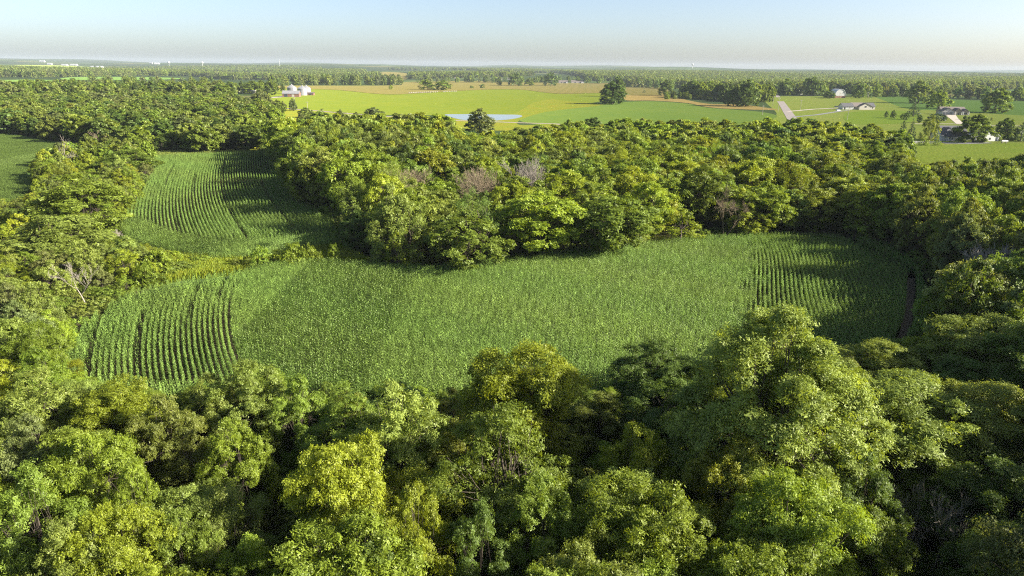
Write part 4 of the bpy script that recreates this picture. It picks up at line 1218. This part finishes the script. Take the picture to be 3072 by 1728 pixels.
# denser near: thin out by distance
keep = rng.random(n_) < np.clip(1.25 - rad / 5200, .15, 1)
x = (rad * np.sin(ang))[keep]; y = (rad * np.cos(ang))[keep]
patch = np.sin(x / 330 + 1.3 * np.sin(y / 610)) + np.sin(y / 420 + .9 * np.sin(x / 520) + 2) + .8 * np.sin((x - y) / 240 + 1)
wood = patch > np.where(x > 250, -1.2, np.where(y > 1100, .35, -.2))
# open farmland in view stays open
OPEN = [[at(*p) for p in q] for q in (
    [(690, 300), (700, 262), (830, 246), (1200, 244), (1560, 238), (1900, 246), (1990, 262), (2330, 276), (2640, 284), (3072, 300), (3400, 306), (3400, 520), (690, 520)],
    [(-500, 236), (110, 233), (430, 227), (580, 229), (700, 240), (830, 252), (700, 284), (560, 286), (-500, 286)],
    [(1130, 212), (1210, 216), (1232, 226), (1220, 246), (1150, 244)], [(560, 222), (780, 219), (840, 226), (700, 233)])]
for q in OPEN + [WOODS['upper']]: wood &= ~inside(q, x, y)
x, y = x[wood], y[wood]
z = ground(x, y)
H = rng.uniform(12, 21, len(x))
cn = np.array([PAL['deep green'], PAL['mid green'], PAL['grey-green'], PAL['olive green']])[rng.integers(0, 4, len(x))] * rng.uniform(.75, 1.25, (len(x), 1))
tm = [v[2] for v in lib('round', 'far')] + [v[2] for v in lib('round', 'low')[:2]]
pk = np.where(np.hypot(x, y) < 1500, 3 + rng.integers(0, 2, len(x)), rng.integers(0, 3, len(x)))
sx = rng.uniform(1.0, 1.9, len(x))
scatter('distant_woods', tm, np.stack([x, y, z - .5], 1), pk, np.stack([x * 0, x * 0, rng.random(len(x)) * 6.28], 1), np.stack([sx, sx, H / 14], 1), cn, 'hazy green woods reaching to the horizon')
print('far trees', len(x))

# ------------------------------------------------------------------ buildings
def thing(name, px, py, label, cat, rz=0.0, group=None):
    x, y = at(px, py)
    e = link(name, None, None, (x, y, float(ground(x, y)) + .02), rz)
    tag(e, label, cat, group)
    return e

def ppm(px, py):
    """metres per photo pixel at that ground point"""
    x, y = at(px, py)
    return math.sqrt(x * x + y * y + CAM_H ** 2) / FOC

def gable(e, x0, x1, y0, y1, h, rise, wall, roof, axis='x', over=.45, name=''):
    """walls with gable ends and a two-slope roof; ridge along axis"""
    if axis == 'x':
        ym = (y0 + y1) / 2
        MB().prism([(y0, 0), (y1, 0), (y1, h), (ym, h + rise - .05), (y0, h)], x0, x1, 'x').build('wall', wall, e)
        s = rise / (ym - y0)
        r = MB().prism([(y0 - over, h - over * s + .04), (ym, h + rise + .04), (y1 + over, h - over * s + .04), (y1 + over, h - over * s + .26), (ym, h + rise + .28), (y0 - over, h - over * s + .26)], x0 - over, x1 + over, 'x')
    else:
        xm = (x0 + x1) / 2
        MB().prism([(x0, 0), (x1, 0), (x1, h), (xm, h + rise - .05), (x0, h)], y0, y1, 'y').build('wall', wall, e)
        s = rise / (xm - x0)
        r = MB().prism([(x0 - over, h - over * s + .04), (xm, h + rise + .04), (x1 + over, h - over * s + .04), (x1 + over, h - over * s + .26), (xm, h + rise + .28), (x0 - over, h - over * s + .26)], y0 - over, y1 + over, 'y')
    return r.build('roof', roof, e)

def opening(e, name, x0, x1, z0, z1, y, mt, frame='white'):
    """window or door set on a wall facing the camera (-y)"""
    f = MB().box(x0 - .08, x1 + .08, y - .06, y + .04, z0 - .08, z1 + .08).build(name, frame, e)
    MB().box(x0, x1, y - .09, y - .02, z0, z1).build('pane' if mt == 'glass' else 'panel', mt, f)
    return f

# white house with dark garage roof and cream gable (right, beyond the wood)
e = thing('ranch_house', 2580, 329, 'cream and white ranch house with dark garage roof, below the white barn', 'house', .05)
gable(e, -18, -7, 0, 9, 3, 3, 'white', 'roof_dark', 'x')
opening(e, 'garage_door', -16.5, -15.2, .1, 2.3, 0, 'glass')
gable(e, -7, 5, 2, 12, 3, 3.4, 'offwhite', 'roof_tan', 'x')
gable(e, -2, 11, -2, 3.5, 3, 3.2, 'offwhite', 'roof_tan', 'y')
gable(e, 5.5, 17, 3.2, 12, 3, 3.2, 'offwhite', 'roof_dark', 'x')
opening(e, 'window', 3.4, 5.2, 2.2, 3.6, -2, 'glass')
opening(e, 'window', -5.5, -4.2, 1.0, 2.2, 2, 'glass')
opening(e, 'window', 13.5, 15, 1.0, 2.2, 3.2, 'glass')
# brown ranch house with several front gables
e = thing('ranch_house', 2860, 345, 'brown multi-gabled ranch house with double garage beside the soybean field', 'house', -.08)
gable(e, -9, 12, 3, 13, 3, 3.6, 'brown_siding', 'roof_tan', 'x')
gable(e, -11, -.5, -2, 6, 3, 3, 'grey_siding', 'roof_tan', 'y')
gable(e, .2, 6.6, -.8, 6, 3.1, 2.6, 'brown_siding', 'roof_tan', 'y')
gable(e, 7.6, 12.6, -.4, 5, 3, 2.1, 'brown_siding', 'roof_tan', 'y')
opening(e, 'garage_door', -7.5, -2.2, .1, 2.4, -2, 'cardark')
opening(e, 'garage_door', -10.4, -8.3, .1, 2.4, -2, 'cardark')
opening(e, 'door', 3.2, 4.3, .1, 2.2, -.8, 'glass')
opening(e, 'window', 8.6, 11.4, .7, 2.3, -.4, 'glass')
for cx in (.3, 6.4, 7.7, 12.5): MB().box(cx - .35, cx + .35, -2.6 if cx < 1 else -1.4, -2.1 if cx < 1 else -.9, 0, 3).build('column', 'white', e)
# house with a dark roof and white garage front
e = thing('farm_house', 2856, 423, 'white farmhouse with large dark shingle roof behind the drooping tree', 'house', .06)
gable(e, -6.5, 9, 0, 10, 3.1, 4.8, 'white', 'roof_dark', 'x')
gable(e, -4.2, 2.0, -1.2, 2, 2.6, 1.2, 'white', 'roof_dark', 'x', .3)
opening(e, 'window', -2.9, -2.2, 1.2, 2.2, -1.2, 'glass')
opening(e, 'window', -1.2, -.5, 1.2, 2.2, -1.2, 'glass')
opening(e, 'window', 3.6, 4.6, 1.0, 2.2, 0, 'glass')
# white gable building
e = thing('white_garage', 2970, 424, 'white gable-ended outbuilding right of the drooping tree', 'outbuilding', .12)
gable(e, -5.2, 5.2, 0, 12, 2.8, 3.6, 'white', 'tin', 'y', .5)
opening(e, 'window', -.9, .1, .9, 2.0, 0, 'glass')
opening(e, 'door', 3.2, 4.3, .1, 2.3, 0, 'cardark')
# round-roofed white barn on a brick base
e = thing('barn', 2520, 294, 'white round-roofed barn with brick-red base near the road junction', 'barn', .05)
u = ppm(2520, 294); wd = 14 * u
prof = [(wd * math.cos(a), 3 + 1.15 * wd * math.sin(a) ** .9) for a in np.linspace(0, math.pi, 15)]
MB().box(-wd, wd, 0, 18, 0, 3).build('base_wall', 'rust', e)
MB().prism(prof, .05, 17.9, 'y').build('gable_wall', 'white', e)
outer = [(x_ * 1.05, 3 + (z_ - 3) * 1.05) for x_, z_ in prof]
mb = MB()
for i in range(len(prof) - 1): mb.prism([prof[i], outer[i], outer[i + 1], prof[i + 1]], -.4, 18.3, 'y')
mb.build('roof', 'tin', e)
opening(e, 'door', -1.4, 1.4, .05, 2.5, 0, 'rust')
opening(e, 'loft_door', -.8, .8, 5.2, 7, .05, 'offwhite')
# long white building behind the junction trees
e = thing('machine_shed', 2430, 284, 'long low white shed behind the trees at the road junction', 'shed')
gable(e, -16, 16, 0, 10, 3.6, 2, 'white', 'tin', 'x')
opening(e, 'door', -4, 0, .1, 3, 0, 'cardark')
e = thing('farm_house', 2075, 287, 'grey and white house half hidden in the farmyard grove', 'house', -.3)
gable(e, -5, 5, 0, 9, 3.2, 4.6, 'grey_siding', 'roof_tan', 'y')
opening(e, 'window', -2, -.8, 1, 2.4, 0, 'glass'); opening(e, 'window', 1, 2.2, 1, 2.4, 0, 'glass')
e = thing('farm_house', 2100, 270, 'white gable peeking out above the farmyard grove', 'house', -.4)
gable(e, -5, 5, 0, 9, 8, 5, 'white', 'roof_dark', 'y')
opening(e, 'window', -1, 1, 8, 9.6, 0, 'glass')
# two white houses beyond the dry field
for px_, wpx, lb in ((1690, 26, 'left of two long white houses beyond the dry field'), (1733, 36, 'right of two long white houses beyond the dry field')):
    e = thing('farm_house', px_, 250, lb, 'house', 0, 'white houses beyond the dry field'); u = ppm(px_, 250) * wpx / 2
    gable(e, -u, u, 0, 12, 3.6, 4.2, 'offwhite', 'roof_tan', 'x')
    gable(e, u * .55, u, -3, -.1, 3.6, 2.4, 'white', 'roof_tan', 'y')
    opening(e, 'window', -u * .5, -u * .3, 1, 2.6, 0, 'glass')
for px_, py_, wpx, lb in ((1368, 238, 8, 'tiny pale house at the far tree line, centre'), (1498, 240, 16, 'low white shed among the far trees left of the two houses'), (1528, 240, 10, 'little white house just left of the tall dark far tree')):
    e = thing('far_house', px_, py_, lb, 'house'); u = ppm(px_, py_) * wpx / 2
    gable(e, -u, u, 0, 9, 3.4, 3, 'white', 'roof_tan', 'x'); opening(e, 'window', -u * .4, -u * .1, 1, 2.4, 0, 'glass')
# farmstead with grain bins
def grain_bin(px, py, dpx, hpx, label):
    e = thing('grain_bin', px, py, label, 'grain bin', 0, 'grain bins of the farmstead'); u = ppm(px, py); r = dpx * u / 2; h = hpx * u
    prof = []
    nr = 7
    for i in range(nr):
        prof += [(r, h * i / nr), (r * 1.012, h * (i + .5) / nr)]
    prof += [(r, h)]
    MB().lathe([(r * 1.03, -.3), (r * 1.03, .25)], 28).build('foundation', 'concrete', e)
    MB().lathe(prof, 28).build('body', 'metal', e)
    rf = MB().lathe([(r * 1.05, h - .1), (r * 1.02, h + .1), (r * .12, h + r * .55), (r * .10, h + r * .62), (.02, h + r * .66)], 28).build('roof', 'metal', e)
    mb = MB()
    for k in range(14):
        a = 6.283 * k / 14
        mb.tube((r * 1.03 * math.cos(a), r * 1.03 * math.sin(a), h + .15), (r * .13 * math.cos(a), r * .13 * math.sin(a), h + r * .57), .07, .07, 4)
    mb.build('roof_rib', 'tin', rf)
    MB().lathe([(r * .13, h + r * .6), (r * .13, h + r * .72), (.02, h + r * .78)], 12).build('cap', 'metal', e)
    mb = MB()
    for s in (-.25, .25): mb.tube((r * .5 + s, -r * .92, 0), (r * .5 + s, -r * .92, h), .05, .05, 4)
    for k in range(int(h / .5)): mb.tube((r * .5 - .25, -r * .92, .4 + k * .5), (r * .5 + .25, -r * .92, .4 + k * .5), .03, .03, 3)
    mb.build('ladder', 'metal', e)
grain_bin(877, 282, 25, 17, 'left grain bin of the three, standing apart behind the red shed')
grain_bin(920, 284, 24, 17, 'rear right grain bin of the three, half hidden')
grain_bin(908, 287, 25, 18, 'front grain bin of the three, overlapping the one behind')
e = thing('farm_shed', 873, 291, 'low red shed with metal roof in front of the grain bins', 'shed', .1); u = ppm(873, 291)
gable(e, -23 * u, 22 * u, 0, 12, 4, 3.2, 'rust', 'metal', 'x')
opening(e, 'door', -8, -4, .1, 3.2, 0, 'cardark', 'offwhite'); opening(e, 'door', 1, 4, .1, 3, 0, 'offwhite', 'rust')
e = thing('lean_to_shed', 931, 286, 'small tan shed right of the grain bins', 'shed'); u = ppm(931, 286)
gable(e, -10 * u, 9 * u, 0, 6, 2.4, 1.2, 'rust', 'roof_tan', 'x'); opening(e, 'door', -1, 1, .1, 2, 0, 'cardark')
e = thing('white_shed', 690, 277, 'left long white-roofed shed in the trees, upper left', 'shed', -.1, 'white sheds of the farmstead'); u = ppm(690, 277)
gable(e, -18 * u, 18 * u, 0, 16, 3.6, 2.8, 'offwhite', 'tin', 'x'); opening(e, 'door', -2, 2, .1, 3, 0, 'cardark')
e = thing('white_shed', 745, 282, 'right long white-roofed shed in the trees, upper left', 'shed', -.25, 'white sheds of the farmstead'); u = ppm(745, 282)
gable(e, -19 * u, 19 * u, 0, 22, 3.6, 3.4, 'offwhite', 'tin', 'x'); opening(e, 'door', 2, 6, .1, 3, 0, 'cardark')
# far white tanks, water towers, mast and town buildings
for i, (px_, d_) in enumerate(((803, 5), (811, 8), (823, 6), (832, 6), (841, 7), (847, 5))):
    e = thing('storage_tank', px_, 219, 'white storage tank, %s from left in the far row below the mast' % ORD[i], 'tank', 0, 'far white storage tanks'); u = ppm(px_, 219)
    r = d_ * u / 2; h = 5.5 * u
    MB().lathe([(r, -2), (r, h)], 16).build('body', 'white', e)
    MB().lathe([(r * 1.03, h), (r * .3, h + r * .5), (.05, h + r * .6)], 16).build('roof', 'tin', e)
e = thing('radio_mast', 840, 205, 'thin white mast standing above the far white tanks', 'mast'); u = ppm(840, 205); h = 21 * u
mb = MB()
for k in range(3):
    a = 2.094 * k; c0 = (u * .5 * math.cos(a), u * .5 * math.sin(a)); c1 = (u * .28 * math.cos(a), u * .28 * math.sin(a))
    mb.tube((*c0, -5), (*c1, h), u * .22, u * .16, 5)
mb.build('tower_legs', 'white', e)
mb = MB()
for k in range(14):
    z = h * k / 14; r = u * (.5 - .22 * k / 14)
    for j in range(3):
        a, b = 2.094 * j, 2.094 * (j + 1)
        mb.tube((r * math.cos(a), r * math.sin(a), z), (r * math.cos(b), r * math.sin(b), z + h / 14), u * .1, u * .1, 4)
mb.build('bracing', 'white', e)
MB().lathe([(u * .35, h), (u * .35, h + u * .6), (.02, h + u * 2)], 8).build('antenna', 'white', e)
for px_, lb in ((508, 'left far white water tower on the horizon'), (608, 'right far white water tower on the horizon'), (2077, 'tiny white water tower on the far right horizon')):
    e = thing('water_tower', px_, 200, lb, 'water tower', 0, 'far water towers'); u = ppm(px_, 200)
    MB().lathe([(u * 1.0, -3), (u * .55, u * 2), (u * .5, u * 7)], 12).build('shaft', 'white', e)
    MB().lathe([(u * .5, u * 6.6), (u * 2.6, u * 8.6), (u * 3.1, u * 10), (u * 2.6, u * 11.6), (u * 1.2, u * 12.6), (.02, u * 12.8)], 16).build('tank', 'white', e)
for i, (px_, py_, wpx, lb) in enumerate(((125, 186, 12, 'small white far building at the upper left'), (148, 194, 10, 'lone white far house below the upper left buildings'), (192, 198, 14, 'white far shed left of the long white sheds'), (220, 197, 16, 'second white far shed left of the long white sheds'),
        (270, 209, 22, 'long white far shed, left of three'), (288, 203, 26, 'long white far shed, upper of three'), (310, 211, 18, 'long white far shed, right of three'), (470, 193, 12, 'white far building below the left water tower'), (452, 192, 8, 'tiny white far building left of the water tower'),
        (982, 213, 12, 'white far farm building right of the tanks'), (895, 213, 14, 'pale far building right of the white tanks'))):
    e = thing('far_building', px_, py_, lb, 'building', .2 * math.sin(i * 3), 'far white buildings'); u = ppm(px_, py_)
    w_ = wpx * u / 2
    gable(e, -w_, w_, 0, w_ * .9, 2.4 * u, 1.4 * u, 'white', 'tin', 'x')
    for k in range(3): opening(e, 'door', -w_ * .7 + k * w_ * .5, -w_ * .7 + k * w_ * .5 + w_ * .2, .1, 1.5 * u, 0, 'grey_siding')
# ------------------------------------------------------------------ hay bales, poles, fence, vehicles
k = 0
bm_ = None
for px_ in list(np.linspace(1228, 1312, 16)) + list(np.linspace(1331, 1368, 7)):
    py_ = 281 - 5 * (px_ - 1228) / 140
    x, y = at(px_, py_)
    if bm_ is None:
        u = ppm(px_, py_) * 1.7
        bm_ = MB().prism([(u * math.cos(a), u + u * math.sin(a)) for a in np.linspace(0, 6.283, 15)[:-1]], -1.2, 1.2, 'y').mesh('hay_bale', 'wrap')
        bs = MB()
        for j in range(3): bs.prism([(u * 1.015 * math.cos(a), u + u * 1.015 * math.sin(a)) for a in np.linspace(0, 6.283, 15)[:-1]], -.9 + j * .75, -.72 + j * .75, 'y')
        bs = bs.mesh('bale_net', 'offwhite')
    o = link('hay_bale', bm_, None, (x, y, float(ground(x, y)) + .3), .1 * math.sin(k * 5))
    link('net_band', bs, o)
    tag(o, 'round pale hay bale, %s from left in the bale row on the hay field' % ORD[k], 'hay bale', 'hay bales in a row')
    k += 1

def pole(px, py, hpx, label, tilt=0.0, arms=True):
    e = thing('utility_pole', px, py, label, 'utility pole', 0, 'wooden utility poles'); u = ppm(px, py); h = hpx * u
    e.rotation_euler = (0, tilt, 0)
    MB().tube((0, 0, -.2), (0, 0, h), .17 + u * .08, .11 + u * .06, 8).build('shaft', 'pole', e)
    if arms:
        MB().box(-1.2, 1.2, -.08, .08, h - .9, h - .7).build('crossarm', 'pole', e)
        for s in (-1.05, -.4, .4, 1.05): MB().tube((s, 0, h - .7), (s, 0, h - .45), .06, .05, 6).build('insulator', 'white', e)
for i, a in enumerate(((886, 328, 34), (923, 329, 22), (1043, 366, 26), (2318, 318, 26), (2334, 335, 36), (2401, 329, 26), (2287, 345, 26), (2541, 360, 32), (2262, 300, 22), (2146, 300, 20), (2310, 283, 18), (850, 287, 14))):
    pole(*a, ['pole before the grain bins, beside the gravel road', 'shorter pole right of the one before the bins', 'pole on the road bank left of the pond', 'pole left of the paved road', 'tall pole on the left verge of the paved road', 'pole right of the paved road',
              'pole in the grass left of the paved road', 'leaning grey pole before the cream ranch house', 'pole at the edge of the farmyard grove', 'thin pole before the farmyard grove', 'pole at the road junction', 'small pole left of the red shed'][i], .05 if i == 7 else 0)
for i, (p0, p1) in enumerate((((2738, 431), (2770, 431)), ((2780, 431), (2818, 432)))):
    a = at(*p0); b = at(*p1); ln = math.hypot(b[0] - a[0], b[1] - a[1])
    e = link('board_fence', None, None, (a[0], a[1], .02), math.atan2(b[1] - a[1], b[0] - a[0]))
    tag(e, ['left stretch of white board fence by the spruces', 'right stretch of white board fence beside the asphalt drive'][i], 'fence')
    for k in range(int(ln / 1.8) + 1): MB().box(k * 1.8 - .09, k * 1.8 + .09, -.09, .09, 0, 1.35).build('post', 'white', e)
    for z in (.4, .85, 1.2): MB().box(-.1, ln + .1, -.16, -.1, z - .08, z + .08).build('rail', 'white', e)

def vehicle(px, py, label, mt, rz, name='parked_car'):
    e = thing(name, px, py, label, 'car', rz)
    b = MB().prism([(-2.3, .45), (2.3, .45), (2.3, .85), (1.2, .98), (.6, 1.5), (-1.4, 1.52), (-2.1, 1.0), (-2.3, .9)], -.9, .9, 'y').build('body', mt, e)
    for s in (-1, 1):
        MB().prism([(-1.75, 1.0), (.95, 1.0), (.5, 1.42), (-1.3, 1.44)], s * .91 - .01, s * .91 + .01, 'y').build('side_window', 'glass', e)
        for wx in (-1.4, 1.45):
            MB().prism([(wx + .34 * math.cos(a), .34 + .34 * math.sin(a)) for a in np.linspace(0, 6.283, 13)[:-1]], s * .92 - .11, s * .92 + .11, 'y').build('wheel', 'rubber', e)
    MB().prism([(1.18, 1.02), (1.24, 1.02), (.66, 1.5), (.6, 1.5)], -.8, .8, 'y').build('windscreen', 'glass', e)
vehicle(2515, 333, 'white car parked on the lane below the cream ranch house', 'carpaint', .3)
vehicle(2510, 322, 'dark car parked at the garage of the cream ranch house', 'cardark', .1)
e = thing('propane_tank', 3012, 430, 'white propane tank on the lawn right of the white outbuilding', 'tank', .05)
mb = MB()
mb.prism([(.6 * math.cos(a), 1.1 + .6 * math.sin(a)) for a in np.linspace(0, 6.283, 17)[:-1]], -1.7, 1.7, 'x')
for s in (-1, 1):
    mb.prism([(.42 * math.cos(a), 1.1 + .42 * math.sin(a)) for a in np.linspace(0, 6.283, 17)[:-1]], s * 1.7, s * 1.98, 'x')
mb.build('tank_body', 'white', e)
for s in (-1, 1): MB().box(s * 1.1 - .12, s * 1.1 + .12, -.45, .45, 0, .62).build('foot', 'concrete', e)
MB().lathe([(.18, 1.65), (.18, 1.9), (.02, 1.95)], 10).build('valve_cap', 'white', e)

# ------------------------------------------------------------------ haze
mb = MB().box(-15500, 15500, -15500, 15500, -40, 125)
me = mb.mesh('haze', None)
M, nt, out = mat('haze_air')
pv = N(nt, 'ShaderNodeVolumePrincipled')
pv.inputs['Color'].default_value = (.52, .59, .70, 1)
pv.inputs['Density'].default_value = HAZE
pv.inputs['Anisotropy'].default_value = .0
nt.links.new(pv.outputs[0], out.inputs['Volume'])
me.materials.append(M)
o = link('haze', me); tag(o, 'pale summer haze over the far woods', None, None, 'stuff')
